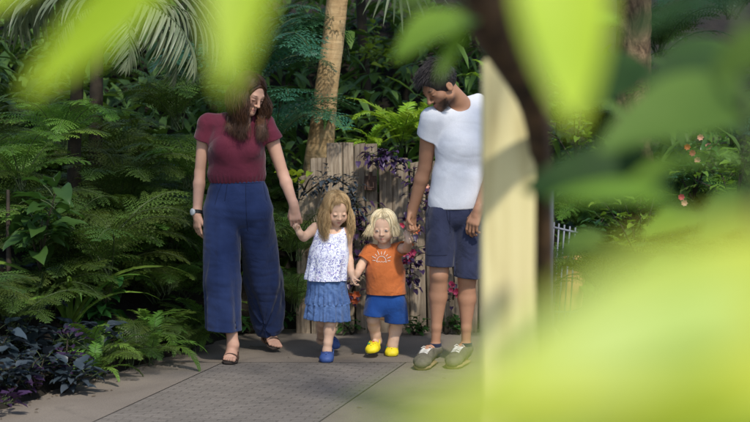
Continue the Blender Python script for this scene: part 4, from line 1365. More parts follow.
def frond_mesh(name, m, L=1.0, pitch=1.0, droop=1.7, pairs=22, plen=.27, sub=9, lw=.013, ll=.045, start=.14, seed=0, rib=None, fold=.25, ang=.95):
    """feathery frond: stalk, side branches, leaflets"""
    r = np.random.default_rng(seed)
    b = MB()
    n = 36
    pts, tg = curve_frame(L, pitch, droop, n, r.uniform(-.4, .4))
    b.tube(pts, [.0075 * L * (1 - .85 * i / n) + .0008 for i in range(n + 1)], 4, caps=False)
    up0 = np.array([0, 0, 1.0]); nf0 = len(b.F)
    V = []; F = []
    for k in range(pairs):
        u = start + (1 - start) * (k + .5) / pairs
        i = min(n - 1, int(u * n)); fr = u * n - i
        p0 = pts[i] + (pts[i + 1] - pts[i]) * fr; t = tg[i]
        side0 = nrm(np.cross(t, up0)); upv = np.cross(side0, t)
        prof = math.sin(PI * min(1, (u - start) / (1 - start) * .92 + .08) ** .72) ** .8
        for sg in (-1, 1):
            if r.random() < .04: continue
            l = plen * L * prof * r.uniform(.85, 1.1) + .012
            d = nrm(side0 * sg * math.sin(ang) + t * math.cos(ang) + upv * fold * r.uniform(.2, 1))
            g = np.array([0, 0, -1.0])
            m_ = max(3, int(sub * (.45 + .55 * prof)))
            q = p0.copy(); dd = d.copy()
            w = nrm(np.cross(dd, upv))
            path = [q.copy()]
            for j in range(m_):
                dd = nrm(dd + g * .07 + r.normal(size=3) * .03)
                q2 = q + dd * l / m_
                nn = nrm(np.cross(dd, nrm(np.cross(upv, dd))))
                for s2 in (-1, 1):
                    a = ll * L * (1 - .62 * (j / m_)) * (.55 + .45 * prof) * r.uniform(.8, 1.15)
                    ld = nrm(np.cross(dd, nn) * s2 * .86 + dd * .5 - nn * .12 + r.normal(size=3) * .06)
                    wv = dd * lw * L * .5 * (.6 + .4 * prof)
                    c0 = q2 - dd * l / m_ * .5
                    base = len(V)
                    V += [c0, c0 + ld * a * .45 + wv, c0 + ld * a, c0 + ld * a * .45 - wv]
                    F.append((base, base + 1, base + 2, base + 3))
                q = q2; path.append(q.copy())
            # tip
            base = len(V); wv = np.cross(dd, upv) * lw * L * .3
            V += [q - wv, q + dd * ll * L * .5, q + wv, q - dd * .004]
            F.append((base, base + 1, base + 2, base + 3))
            # midrib
            wv = nrm(np.cross(dd, upv)) * .0016 * L
            for j in range(len(path) - 1):
                base = len(V)
                V += [path[j] - wv, path[j] + wv, path[j + 1] + wv, path[j + 1] - wv]; F.append((base, base + 1, base + 2, base + 3))
    b.add(V, F)
    mats = [rib or STEM, m]
    return make_mesh(name, np.concatenate(b.V), np.array([f for f in b.F]), mats, True, None, [0] * nf0 + [1] * (len(b.F) - nf0))


def blade(b, p0, d, up, L, w, droop=.6, seg=5, foldw=.25, prof=None, twist=0.0, wav=0.0, rng=None):
    """one leaf blade, folded along its midrib"""
    V = []; F = []
    p = np.asarray(p0, float).copy(); d = nrm(d); g = np.array([0, 0, -1.0])
    for i in range(seg + 1):
        u = i / seg
        sd = np.cross(d, up); sd = nrm(sd) if np.linalg.norm(sd) > 1e-3 else np.array([1.0, 0, 0]); upv = np.cross(sd, d)
        if twist: sd = sd * math.cos(twist * u) + upv * math.sin(twist * u); upv = np.cross(sd, d)
        ww = w * (prof(u) if prof else math.sin(PI * min(1, .06 + .94 * u) ** .75) ** .8 if u < 1 else 0.0)
        lift = upv * foldw * ww
        if wav: lift = lift + upv * wav * ww * math.sin(u * 9 + p0[0] * 50)
        V += [p - sd * ww * .5 + lift, p, p + sd * ww * .5 + lift]
        d = nrm(d + g * droop / seg)
        p = p + d * L / seg
    for i in range(seg):
        a = i * 3
        F += [(a, a + 1, a + 4, a + 3), (a + 1, a + 2, a + 5, a + 4)]
    b.add(V, F)


def pinnate_mesh(name, m, L=1.0, pitch=1.0, droop=1.5, pairs=28, plen=.3, pw=.03, pdroop=.5, start=.12, seed=0, fold=.2, ang=1.05, seg=4, tipk=.35, hang=0.0, rr=.008):
    r = np.random.default_rng(seed)
    b = MB(); n = 30
    pts, tg = curve_frame(L, pitch, droop, n, r.uniform(-.3, .3))
    b.tube(pts, [rr * L * (1 - .85 * i / n) + .001 for i in range(n + 1)], 4, caps=False)
    nf0 = len(b.F)
    up0 = np.array([0, 0, 1.0])
    for k in range(pairs):
        u = start + (1 - start) * (k + .5) / pairs
        i = min(n - 1, int(u * n)); p0 = pts[i] + (pts[i + 1] - pts[i]) * (u * n - i); t = tg[i]
        side0 = nrm(np.cross(t, up0)); upv = np.cross(side0, t)
        q = (u - start) / (1 - start)
        prof = (math.sin(PI * (q * .82 + .12)) ** .7) * (1 - tipk * q)
        for sg in (-1, 1):
            if r.random() < .05: continue
            a = ang * (1 - .45 * q)
            d = nrm(side0 * sg * math.sin(a) + t * math.cos(a) + upv * fold + np.array([0, 0, -1.0]) * hang + r.normal(size=3) * .06)
            blade(b, p0, d, upv, plen * L * prof * r.uniform(.88, 1.1), pw * L * (.5 + .5 * prof), pdroop * r.uniform(.5, 1.5), seg, .22, twist=r.uniform(-.5, .5))
    return make_mesh(name, np.concatenate(b.V), np.array(b.F), [STEM, m], True, None, [0] * nf0 + [1] * (len(b.F) - nf0))


def broad_mesh(name, m, n=1, L=.2, w=.09, seed=0, droop=.6, seg=7, prof=None, stalk=.1):
    r = np.random.default_rng(seed); b = MB()
    b.tube([(0, 0, 0), (0, stalk * .5, stalk * .3), (0, stalk, stalk * .45)], .0035, 5, caps=False)
    nf0 = len(b.F)
    blade(b, (0, stalk, stalk * .45), (0, .9, .35), (0, 0, 1), L, w, droop, seg, .2, prof or (lambda u: math.sin(PI * min(1, .03 + .97 * u) ** .62) ** .85 if u < .999 else 0.0), wav=.12)
    return make_mesh(name, np.concatenate(b.V), np.array(b.F), [STEM, m], True, None, [0] * nf0 + [1] * (len(b.F) - nf0))


# frond libraries, shared mesh data
LIB = {}
def lib(key, fn, n):
    LIB[key] = [fn(i) for i in range(n)]
lib('fern_d', lambda i: frond_mesh('frond', FERN_D, 1.0, 1.0 + .12 * i, 1.6 + .2 * i, 22, .26, 9, .015, .046, seed=10 + i), 4)
lib('fern_m', lambda i: frond_mesh('frond', FERN_M, 1.0, .95 + .12 * i, 1.6 + .2 * i, 22, .28, 9, .015, .048, seed=20 + i), 4)
lib('sword_b', lambda i: pinnate_mesh('frond', FERN_B, 1.0, 1.2 - .1 * i, 1.3 + .25 * i, 30, .20, .032, .35, .1, seed=30 + i, fold=.12, rr=.006), 3)
lib('sword_m', lambda i: pinnate_mesh('frond', FERN_M, 1.0, 1.1 - .1 * i, 1.5 + .25 * i, 30, .17, .03, .35, .1, seed=35 + i, fold=.12, rr=.006), 3)
lib('cycad', lambda i: frond_mesh('frond', FERN_BL, 1.0, .9 + .1 * i, 1.7 + .2 * i, 15, .30, 7, .024, .075, seed=40 + i), 3)
lib('palm', lambda i: pinnate_mesh('frond', PALM_G, 1.0, .6, 1.3 + .2 * i, 32, .44, .023, 1.0, .08, seed=50 + i, fold=.1, hang=.35, seg=6), 2)
lib('palm_g', lambda i: pinnate_mesh('frond', FERN_M, 1.0, 1.0 - .25 * i, 1.6, 30, .33, .03, .8, .1, seed=55 + i, fold=.2, hang=.1, seg=5), 3)
lib('broad', lambda i: broad_mesh('leaf', BROAD, L=.2, w=.085 + .02 * i, seed=60 + i, droop=.5 + .3 * i), 3)
lib('broad_l', lambda i: broad_mesh('leaf', BROAD_L, L=.2, w=.09 + .02 * i, seed=160 + i, droop=.5 + .3 * i), 2)
lib('broad_y', lambda i: broad_mesh('leaf', BROAD_Y, L=.2, w=.12, seed=64 + i, droop=.5), 2)
lib('purple', lambda i: broad_mesh('leaf', PURPLE, L=.09, w=.055, seed=66 + i, droop=.7, seg=5, stalk=.05), 2)
lib('teal', lambda i: broad_mesh('leaf', PURPLE_T, L=.15, w=.075, seed=68 + i, droop=.6, seg=6, stalk=.06), 2)
lib('strap', lambda i: (lambda b: (blade(b, (0, 0, 0), (0, .35 + .1 * i, 1), (0, 1, -.3), 1.0, .05, 2.2, 14, .3, lambda u: (1 - u ** 3) * min(1, .5 + u * 3)), b.mesh('leaf', [FERN_M]))[1])(MB()), 2)


def plant(name, base, key, n, scale, label, cat, group=None, az=None, tilt=(0, .25), jit=.25, part='frond', spread=.0, seed=0, roll=.2):
    """a plant: an Empty at its base and one child per frond or leaf"""
    r = np.random.default_rng(seed)
    root = empty(name, base, label, cat, group)
    for i in range(n):
        me = LIB[key][r.integers(len(LIB[key]))]
        o = link(part, me, root)
        a = r.uniform(*az) if az else 2 * PI * (i + r.uniform(-.4, .4)) / n
        s = scale * r.uniform(1 - jit, 1 + jit)
        o.scale = (s, s, s)
        o.rotation_euler = (r.uniform(*tilt), r.uniform(-roll, roll), a)
        if spread: 
            q = r.normal(size=3) * spread; q[2] = abs(q[2])
            o.location = tuple(q)
    return root


def bush(name, base, key, n, size, scale, label, cat, group=None, seed=0, m=None, face=0.0):
    """leafy clump made as stems plus one foliage mesh"""
    r = np.random.default_rng(seed)
    root = empty(name, base, label, cat, group)
    src = LIB[key]
    cache = []
    for me in src:
        v = np.zeros(len(me.vertices) * 3, np.float32); me.vertices.foreach_get('co', v)
        cache.append((v.reshape(-1, 3), [tuple(p.vertices) for p in me.polygons], [p.material_index for p in me.polygons]))
    V = []; F = []; MI = []; nv = 0
    sb = MB()
    tips = []
    ns = max(3, n // 14)
    for i in range(ns):
        e = np.array([r.normal() * size[0], r.normal() * size[1], abs(r.normal()) * size[2] * .6 + size[2] * .35])
        mid = e * .5 + np.array([0, 0, size[2] * .15])
        sb.tube([np.zeros(3), mid, e], [.007, .005, .002], 5)
        tips.append((mid, e))
    for i in range(n):
        mid, e = tips[i % ns]
        u = r.uniform(-.6, 1.05); p = mid + (e - mid) * u + r.normal(size=3) * np.array(size) * .12
        v, f, mi = cache[r.integers(len(cache))]
        az = r.uniform(0, 2 * PI); el = r.uniform(-.5, .5)
        R = np.array(Matrix.Rotation(az, 3, 'Z') @ Matrix.Rotation(el, 3, 'X') @ Matrix.Rotation(r.uniform(-.4, .4), 3, 'Y'))
        V.append(p + (v * scale * r.uniform(.6, 1.25)) @ R.T)
        F += [tuple(a + nv for a in q) for q in f]; MI += mi; nv += len(v)
    link('stem', sb.mesh('stem', [STEM_D]), root)
    link('foliage', make_mesh('foliage', np.concatenate(V), F, list(src[0].materials), True, None, MI), root)
    return root


# =================================================================== timber fence
def build_fence():
    root = empty('timber_fence', (W(385, 333, 10.28)[0], 10.28, 0), 'weathered grey timber fence of thick upright planks with uneven tops', 'fence')
    def wood(name, c1, c2, c3):
        m, nt, out = mat(name)
        oi = N(nt, 'ShaderNodeObjectInfo')
        tc = N(nt, 'ShaderNodeTexCoord')
        ad = N(nt, 'ShaderNodeVectorMath', operation='ADD'); cm = N(nt, 'ShaderNodeCombineXYZ')
        mm = N(nt, 'ShaderNodeMath', operation='MULTIPLY'); mm.inputs[1].default_value = 30
        nt.links.new(oi.outputs['Random'], mm.inputs[0]); nt.links.new(mm.outputs[0], cm.inputs[0]); nt.links.new(mm.outputs[0], cm.inputs[2])
        nt.links.new(tc.outputs['Object'], ad.inputs[0]); nt.links.new(cm.outputs[0], ad.inputs[1])
        mp = N(nt, 'ShaderNodeMapping'); mp.inputs['Scale'].default_value = (9, 9, .55); nt.links.new(ad.outputs[0], mp.inputs[0])
        gr = noise(nt, mp.outputs[0], 4, 8, .65, 1.3)
        c = ramp(nt, gr, [(.28, c1), (.5, c2), (.72, c3)])
        b2 = noise(nt, ad.outputs[0], 3.5, 5, .6)
        c = mixc(nt, ramp(nt, b2, [(.45, (0, 0, 0)), (.7, (.7,) * 3)]), c, (.06, .045, .035))
        mr = N(nt, 'ShaderNodeMapRange'); mr.inputs[3].default_value = .72; mr.inputs[4].default_value = 1.2; nt.links.new(oi.outputs['Random'], mr.inputs[0])
        hs = N(nt, 'ShaderNodeHueSaturation'); nt.links.new(c, hs.inputs['Color']); nt.links.new(mr.outputs[0], hs.inputs['Value'])
        p = N(nt, 'ShaderNodeBsdfPrincipled'); p.inputs['Roughness'].default_value = .88; p.inputs['Specular IOR Level'].default_value = .15
        nt.links.new(hs.outputs[0], p.inputs['Base Color'])
        mp2 = N(nt, 'ShaderNodeMapping'); mp2.inputs['Scale'].default_value = (40, 40, 1.2); nt.links.new(ad.outputs[0], mp2.inputs[0])
        n1 = bump(nt, noise(nt, mp2.outputs[0], 3, 6, .6, .6), .7, .008)
        nt.links.new(bump(nt, gr, .6, .015, n1), p.inputs['Normal'])
        nt.links.new(p.outputs[0], out.inputs[0])
        return m
    M_w = wood('weathered_oak', (.11, .082, .057), (.29, .228, .162), (.43, .36, .275))
    r = np.random.default_rng(11)
    # (left px, right px, top py)
    xb = [296, 311, 327, 343.5, 355, 367, 379.3]
    pl = [(a, b_, t) for a, b_, t in zip(xb[:-1], xb[1:], (176, 158, 143, 142.5, 143.5, 144))]
    xb = [379.8, 393, 410.5, 427, 444, 461, 479, 496, 513, 530, 545]
    pl += [(a, b_, t) for a, b_, t in zip(xb[:-1], xb[1:], (160, 158.5, 162, 161, 164, 162, 160, 163, 161, 165))]
    for i, (x0, x1, top) in enumerate(pl):
        y = 10.28 + r.uniform(-.018, .018) + (.03 if i > 5 else 0)
        a = W(x0, top, y); c = W(x1, top, y)
        b = bmesh.new()
        w = c[0] - a[0] - .004; dpt = .10
        bmesh.ops.create_cube(b, size=1)
        bmesh.ops.bevel(b, geom=[e for e in b.edges if abs(e.verts[0].co.z - e.verts[1].co.z) > .5], offset=.14, segments=3, profile=.6, affect='EDGES')
        # subdivide along the height
        for k in range(1, 14):
            z = -.5 + k / 14
            bmesh.ops.bisect_plane(b, geom=b.verts[:] + b.edges[:] + b.faces[:], plane_co=(0, 0, z), plane_no=(0, 0, 1))
        h = a[2] + .06
        ph = r.uniform(0, 6, 4); tl = r.uniform(-.012, .012)
        for v in b.verts:
            u = v.co.z + .5
            v.co.x = v.co.x * w * (1 + .03 * math.sin(u * 7 + ph[0])) + .006 * math.sin(u * 5 + ph[1]) + tl * u
            v.co.y = v.co.y * dpt + .01 * math.sin(u * 4 + ph[2])
            v.co.z = -.06 + u * h
            if u > .98: v.co.z += .005 * math.sin(v.co.x * 40 + ph[3]) + .01 * v.co.x / w
        me = bpy.data.meshes.new('plank'); b.to_mesh(me); b.free()
        me.materials.append(M_w)
        me.polygons.foreach_set('use_smooth', np.full(len(me.polygons), False))
        o = link('plank', me, root, ((a[0] + c[0]) / 2 - root.location.x, y - root.location.y, 0))
    M_r = basic('rusty_iron', (.05, .028, .02), (.10, .055, .038), ns=30, rough=.8, bs=.5)
    p0 = W(364.5, 190, 10.19); p1 = W(376.5, 176, 10.19)
    b = MB(); ox = np.array(root.location)
    b.box(p0 - ox, p1 + (0, .05, 0) - ox)
    c = (p0 + p1) / 2 - ox
    b.box(c + (-.012, -.012, .02), c + (.012, .001, .075))
    b.tube([c + (-.02, -.012, .005), c + (-.02, -.02, -.03), c + (.02, -.02, -.03), c + (.02, -.012, .005)], .006, 6)
    link('rusty_latch', b.mesh('rusty_latch', [M_r], False), root)
    # rear rail that ties the planks
    b = MB(); e0 = W(300, 200, 10.36) - ox; e1 = W(543, 200, 10.36) - ox
    b.box(e0 + (0, .0, -.05), e1 + (0, .05, .05))
    link('rail', b.mesh('rail', [M_w], False), root)


# =================================================================== trunks
def trunk_mesh(pts, rad, m, rings=0, n=16, seed=0, lump=.06):
    r = np.random.default_rng(seed)
    pts = np.array(pts); 
    # resample
    seg = np.linalg.norm(np.diff(pts, axis=0), axis=1); s = np.concatenate([[0], np.cumsum(seg)])
    k = int(s[-1] / .025)
    u = np.linspace(0, s[-1], k)
    P = np.stack([np.interp(u, s, pts[:, i]) for i in range(3)], 1)
    for _ in range(12): P[1:-1] = (P[:-2] + P[1:-1] * 2 + P[2:]) / 4
    Rr = np.interp(u, s, rad)
    V = []; F = []
    for i in range(k):
        t = nrm(P[min(i + 1, k - 1)] - P[max(i - 1, 0)])
        a = nrm(np.cross(t, (0, 1, 0.01))); b = np.cross(t, a)
        for j in range(n):
            th = 2 * PI * j / n
            q = Rr[i] * (1 + lump * .5 * math.sin(3 * th + u[i] * 5) + lump * .35 * math.sin(5 * th - u[i] * 11))
            if rings: q *= 1 + .035 * (abs(((u[i] + .012 * math.sin(th * 2 + u[i])) / rings) % 1 - .5) * 2 - .5)
            V.append(P[i] + q * (math.cos(th) * a + math.sin(th) * b))
    for i in range(k - 1):
        for j in range(n):
            F.append((i * n + j, i * n + (j + 1) % n, (i + 1) * n + (j + 1) % n, (i + 1) * n + j))
    return V, np.array(F)


def build_trunks():
    M_t = None
    m, nt, out = mat('ochre_palm_bark')
    v = coords(nt, (1, 1, .45))
    n1 = noise(nt, v, 5, 7, .65, 1.5)
    c = ramp(nt, n1, [(.28, (.20, .125, .06)), (.5, (.41, .28, .14)), (.75, (.55, .42, .25))])
    v2 = coords(nt, (2, 2, 14))
    c = mixc(nt, .45, c, ramp(nt, noise(nt, v2, 2.2, 4, .6, .4), [(.35, (.62, .54, .46)), (.6, (1, 1, 1))]), 'MULTIPLY')
    c = mixc(nt, ramp(nt, noise(nt, coords(nt), 7, 4), [(.6, (0, 0, 0)), (.72, (.8,) * 3)]), c, (.12, .10, .05))
    p = N(nt, 'ShaderNodeBsdfPrincipled'); p.inputs['Roughness'].default_value = .85; p.inputs['Specular IOR Level'].default_value = .15
    nt.links.new(c, p.inputs['Base Color'])
    nt.links.new(bump(nt, n1, .7, .02, bump(nt, noise(nt, v2, 4, 5), .5, .01)), p.inputs['Normal'])
    nt.links.new(p.outputs[0], out.inputs[0])
    Yt = 10.95
    base = W(319, 200, Yt)
    root = empty('palm_tree', (base[0], Yt, bank_h(base[0], Yt)), 'leaning palm with a smooth ochre trunk rising behind the timber fence', 'palm tree')
    ox = np.array(root.location)
    top = W(346, -190, Yt + .15)
    pts = [ox - (0.02, 0, .2), W(316, 205, Yt), W(318.5, 160, Yt), W(322, 130, Yt), W(328, 80, Yt), W(334, 30, Yt), W(339, -20, Yt), top]
    V, F = trunk_mesh(pts, [.125, .12, .105, .092, .082, .078, .075, .07], m, .06, seed=1)
    link('trunk', make_mesh('trunk', np.array(V) - ox, F, [m]), root)
    r = np.random.default_rng(3)
    for i in range(13):
        o = link('frond', LIB['palm_g'][i % 3], root, top - ox)
        s = r.uniform(1.7, 2.2); o.scale = (s, s, s)
        o.rotation_euler = (r.uniform(-.2, .35), r.uniform(-.2, .2), 2 * PI * i / 13 + r.uniform(-.2, .2))
    # second trunk, right
    m2 = basic('fibrous_brown_bark', (.07, .045, .025), (.24, .165, .095), (1, 1, .6), ns=9, rough=.9, bs=.9, bd=.03, dist=1.5)
    Yt = 11.6
    base = W(634, 330, Yt)
    root = empty('palm_tree', (base[0], Yt, 0), 'rough brown palm trunk showing between the dark leaves at upper right', 'palm tree')
    ox = np.array(root.location); top = W(630, -190, Yt + .1)
    V, F = trunk_mesh([ox - (0, 0, .1), W(634, 220, Yt), W(633, 80, Yt), W(633, 0, Yt), top], [.17, .15, .135, .13, .12], m2, .11, seed=2, lump=.12)
    link('trunk', make_mesh('trunk', np.array(V) - ox, F, [m2]), root)
    for i in range(13):
        o = link('frond', LIB['palm_g'][i % 3], root, top - ox)
        s = r.uniform(1.7, 2.2); o.scale = (s, s, s)
        o.rotation_euler = (r.uniform(-.2, .35), r.uniform(-.2, .2), 2 * PI * i / 13 + r.uniform(-.2, .2))
    # thin dark stem at far left
    b = W(9, 330, 8.9); root = empty('dead_stem', (b[0], 8.9, bank_h(b[0], 8.9)), 'thin dark bare stem standing in the ferns at the far left edge', 'stem')
    ox = np.array(root.location)
    V, F = trunk_mesh([ox - (0, 0, .1), W(9, 300, 8.9), W(9, 260, 8.9), W(8, 225, 8.95), W(8, 190, 9)], [.02, .018, .016, .013, .01], STEM_D, .15, 10, 5)
    link('trunk', make_mesh('trunk', np.array(V) - ox, F, [STEM_D]), root)
    for (px, y, lean, lab) in ((236, 12.6, 6, 'slim shaded trunk in the dark behind the leaning ochre palm'), (372, 13.2, -14, 'slim dark trunk in the gloom above the timber fence'), (95, 10.6, 3, 'slim dark trunk half hidden in the ferns at left'), (404, 13.8, 10, 'thin dark trunk leaning right in the gloom behind the bright fern')):
        b0 = W(px, 200, y); root = empty('slender_tree', (b0[0], y, bank_h(b0[0], y)), lab, 'tree')
        ox = np.array(root.location)
        V, F = trunk_mesh([ox - (0, 0, .1), W(px, 160, y), W(px + lean * .6, 60, y), W(px + lean, -60, y)], [.06, .05, .045, .04], STEM_D, .2, 10, px)
        top = W(px + lean, -60, y)
        t2 = top + (r.uniform(-.2, .2), -.5, 1.0)
        V2, F2 = trunk_mesh([top - (0, 0, .1), (top + t2) / 2, t2], [.04, .032, .02], STEM_D, 0, 8, px)
        V = np.concatenate([V, V2]); F = np.concatenate([F, F2 + len(V) - len(V2)]) if False else F
        link('trunk', make_mesh('trunk', np.array(V[:len(V) - len(V2)]) - ox, F, [STEM_D]), root)
        b = MB(); b.tube([top - ox - (0, 0, .05), (top + t2) / 2 - ox, t2 - ox], [.04, .032, .02], 8)
        for i in range(9):
            e = t2 + r.normal(size=3) * (.7, .7, .35); b.tube([t2 - ox - (0, 0, .3), (t2 + e) / 2 - ox, e - ox], [.02, .012, .005], 5)
        link('unseen_limb', b.mesh('unseen_limb', [STEM_D]), root)
        b = MB()
        for i in range(260):
            e = t2 + r.normal(size=3) * (.75, .75, .4)
            a = r.uniform(0, 2 * PI); blade(b, e - ox, (math.cos(a), math.sin(a), r.uniform(-.6, .3)), (0, 0, 1), r.uniform(.14, .26), r.uniform(.06, .10), .5, 3, .2)
        link('shade_crown', b.mesh('shade_crown', [BROAD]), root)  # leaves above the view, added to throw shade on the slope


# =================================================================== planting
def at(px, py, Y, lift=0.0):
    p = W(px, py, Y); return p


def build_plants():
    k = 0
    # ---- dark mass far behind: one object nobody could count
    r = np.random.default_rng(21)
    b = MB()
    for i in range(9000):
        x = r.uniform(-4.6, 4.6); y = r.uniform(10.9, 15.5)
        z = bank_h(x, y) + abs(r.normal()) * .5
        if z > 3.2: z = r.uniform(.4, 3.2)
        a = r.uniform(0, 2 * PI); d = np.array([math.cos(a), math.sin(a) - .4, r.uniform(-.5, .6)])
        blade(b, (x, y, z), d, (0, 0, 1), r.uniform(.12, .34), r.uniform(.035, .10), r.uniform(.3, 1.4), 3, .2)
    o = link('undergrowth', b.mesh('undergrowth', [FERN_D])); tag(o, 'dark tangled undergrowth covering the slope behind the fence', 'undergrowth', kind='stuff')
    # ---- left bank ferns: individually labelled ones
    def fern(px, py, Y, key, n, s, label, tilt=(-.1, .3), seed=0, az=None, cat='fern', name='fern', part='frond', group=None):
        return plant(name, at(px, py, Y), key, n, s, label, cat, group, az, tilt, .2, part, .02, seed)
    fern(22, 192, 9.3, 'fern_m', 13, .62, 'feathery mid green fern arching out at the far left, above the broad leaves', seed=1)
    fern(62, 150, 9.6, 'fern_m', 12, .6, 'feathery mid green fern with arching fronds left of the woman, second from the left edge', seed=2)
    fern(136, 352, 9.25, 'sword_m', 16, .42, 'low green sword fern spilling onto the path edge at left', seed=3)
    fern(170, 345, 9.75, 'sword_m', 10, .3, 'small low fern on the path edge beside the hem of the navy trousers', seed=4)
    fern(118, 300, 9.6, 'fern_m', 12, .5, 'green feathery fern in the middle of the left bank just above the low sword fern', seed=5)
    fern(172, 250, 10.0, 'fern_d', 12, .6, 'dark feathery fern behind the woman, above and left of her watch', seed=6)
    fern(178, 130, 10.2, 'fern_d', 13, .7, 'dark feathery fern behind the shoulder of the woman', seed=7)
    fern(120, 215, 10.0, 'fern_d', 14, .75, 'large dark fern in the deep shade of the left bank', seed=8)
    fern(30, 30, 10.4, 'fern_d', 13, .8, 'dark fern in the upper left corner behind the bright blurred leaf', seed=9)
    fern(190, 190, 10.1, 'fern_m', 11, .55, 'green fern brushing the arm of the woman who wears the watch', seed=10)
    fern(272, 150, 10.5, 'cycad', 12, .75, 'blue green fern with broad leaflets arching right between the woman and the ochre palm', seed=11, tilt=(0, .5))
    fern(255, 95, 10.8, 'cycad', 12, .85, 'tall blue green fern behind the head of the woman', seed=12)
    fern(345, 60, 11.2, 'cycad', 6, .7, 'blue green fern with fronds crossing in front of the ochre trunk', seed=13, az=(1.2, 2.6))
    fern(296, 262, 10.0, 'fern_d', 12, .5, 'dark fern in the gap between the woman and the girl', seed=14)
    fern(296, 312, 10.0, 'fern_d', 10, .42, 'dark low fern at the foot of the fence beside the navy trousers', seed=15)
    fern(402, 150, 10.9, 'sword_b', 16, .5, 'bright yellow green fern behind the fence left of the man', seed=16)
    fern(372, 160, 10.8, 'sword_b', 10, .36, 'smaller bright green fern low behind the tallest fence planks', seed=17)
    fern(430, 155, 11.1, 'sword_b', 10, .5, 'bright green fern half hidden by the man', seed=18)
    fern(488, 85, 11.5, 'sword_b', 6, .22, 'small pale green rosette fern behind the neck of the man', seed=19)
    fern(150, 285, 9.75, 'fern_d', 12, .5, 'dark hanging fern in the shade above the low sword ferns', seed=21, tilt=(-.5, 0))
    fern(186, 300, 9.95, 'fern_m', 10, .42, 'fern hanging close behind the left trouser leg of the woman', seed=22, tilt=(-.5, .1))
    fern(195, 235, 10.0, 'fern_d', 12, .5, 'dark fern directly behind the watch of the woman, lower than the other', seed=23, tilt=(-.4, .1))
    fern(168, 296, 9.5, 'fern_m', 10, .36, 'light green feathery fern left of the navy trousers at knee height', seed=24)
    fern(140, 262, 9.6, 'fern_m', 11, .42, 'light green feathery fern in the dark left bank right of the strap leaves', seed=25)
    # filler ferns of the bank that nothing tells apart
    r = np.random.default_rng(33)
    cnt = 0
    while cnt < 46:
        px = r.uniform(-30, 300); Y = r.uniform(8.9, 12.2)
        x = (px - 375) / FPX * Y
        z = bank_h(x, Y)
        if z < .12: continue
        z += r.uniform(-.05, .35)
        plant('fern', (x, Y, z), 'fern_d' if r.random() < .75 else 'fern_m', 11, r.uniform(.5, .85), 'dark feathery fern growing in the crowded shady bank behind and left of the woman', 'fern', 'ferns crowding the left bank', None, (-.15, .3), .2, 'frond', .02, 100 + cnt)
        cnt += 1
    # ---- hanging grey green palm fronds
    cr = W(110, 2, 9.3)
    root = empty('feather_palm', (-1.95, 9.9, bank_h(-1.95, 9.9)), 'grey green feather palm whose long leaflets hang into the top left of the view', 'palm')
    ox = np.array(root.location)
    V, F = trunk_mesh([ox - (0, 0, .1), ox + (.0, 0, .8), (ox + cr) / 2 + (-.1, .1, .5), cr], [.05, .045, .04, .035], STEM_D, .08, 10, 8)
    link('trunk', make_mesh('trunk', np.array(V) - ox, F, [STEM_D]), root)
    for (az, s, tilt) in ((-1.70, .72, -.80), (-1.95, .85, -.55), (1.9, .5, -.95), (-1.3, .95, -.45), (2.3, .62, -.8), (-2.5, .6, -.85), (0, 1.2, 0), (.9, 1.2, -.1), (-.7, 1.2, -.1), (1.5, 1.2, -.2)):
        o = link('frond', LIB['palm'][int(abs(az) * 10) % 2], root, cr - ox)
        o.scale = (s,) * 3; o.rotation_euler = (tilt, 0, az)
    # ---- pale fan palm tips at top centre
    root = empty('fan_palm', at(398, -30, 11.4), 'pale drooping strap leaves of a palm hanging at the top above the man', 'palm')
    b = MB(); r = np.random.default_rng(4)
    for i in range(16):
        a = -1.1 + 2.2 * i / 15
        blade(b, (0, 0, 0), (math.sin(a) * .8, r.uniform(-.5, .1), -.5 + .5 * abs(a)), (0, -1, .3), r.uniform(.35, .5), .028, .9, 7, .25, lambda u: max(0, 1 - u ** 2.5))
    link('leaf', b.mesh('leaf', [PALM_G]), root)
    # ---- strap leaves, broad leaves, dusky ground plants at lower left
    plant('strap_leaf_plant', G(82, 372) + (-.15, .3, .1), 'strap', 12, .95, 'clump of long arching strap leaves at the left path edge', 'plant', None, None, (-.1, .25), .25, 'leaf', .03, 41)
    bush('broad_leaf_bush', at(40, 270, 8.75), 'broad', 70, (.16, .12, .42), .75, 'bush with glossy oval leaves below the feathery ferns at far left', 'bush', None, 42)
    bush('dusky_leaf_plant', at(28, 372, 8.45), 'teal', 90, (.17, .14, .26), .8, 'low plant with dusky purple grey leaves at the bottom left corner', 'plant', None, 43)
    bush('dusky_leaf_plant', at(82, 358, 8.75), 'teal', 60, (.14, .12, .2), .75, 'low dusky purple grey plant just right of the one in the corner', 'plant', None, 44)
    bush('dusky_leaf_plant', at(30, 318, 9.0), 'teal', 70, (.18, .14, .3), .8, 'taller dusky purple grey plant behind the two low ones at bottom left', 'plant', None, 45)
    bush('broad_leaf_bush', at(100, 330, 9.2), 'broad', 50, (.14, .12, .25), .55, 'small glossy green bush behind the strap leaves', 'bush', None, 46)
    bush('ground_cover', at(196, 341, 10.0), 'broad', 90, (.2, .1, .12), .32, 'small leaved ground cover at the path edge behind the trousers of the woman', 'ground cover', None, 47)
    bush('ground_cover', at(250, 333, 10.2), 'broad', 90, (.2, .08, .12), .3, 'small leaved ground cover at the back of the path right of the navy trousers', 'ground cover', None, 48)
    r = np.random.default_rng(55)
    d = nrm(EDGE_B - EDGE_A); nl = np.array([-d[1], d[0], 0]); LL = np.linalg.norm(EDGE_B - EDGE_A)
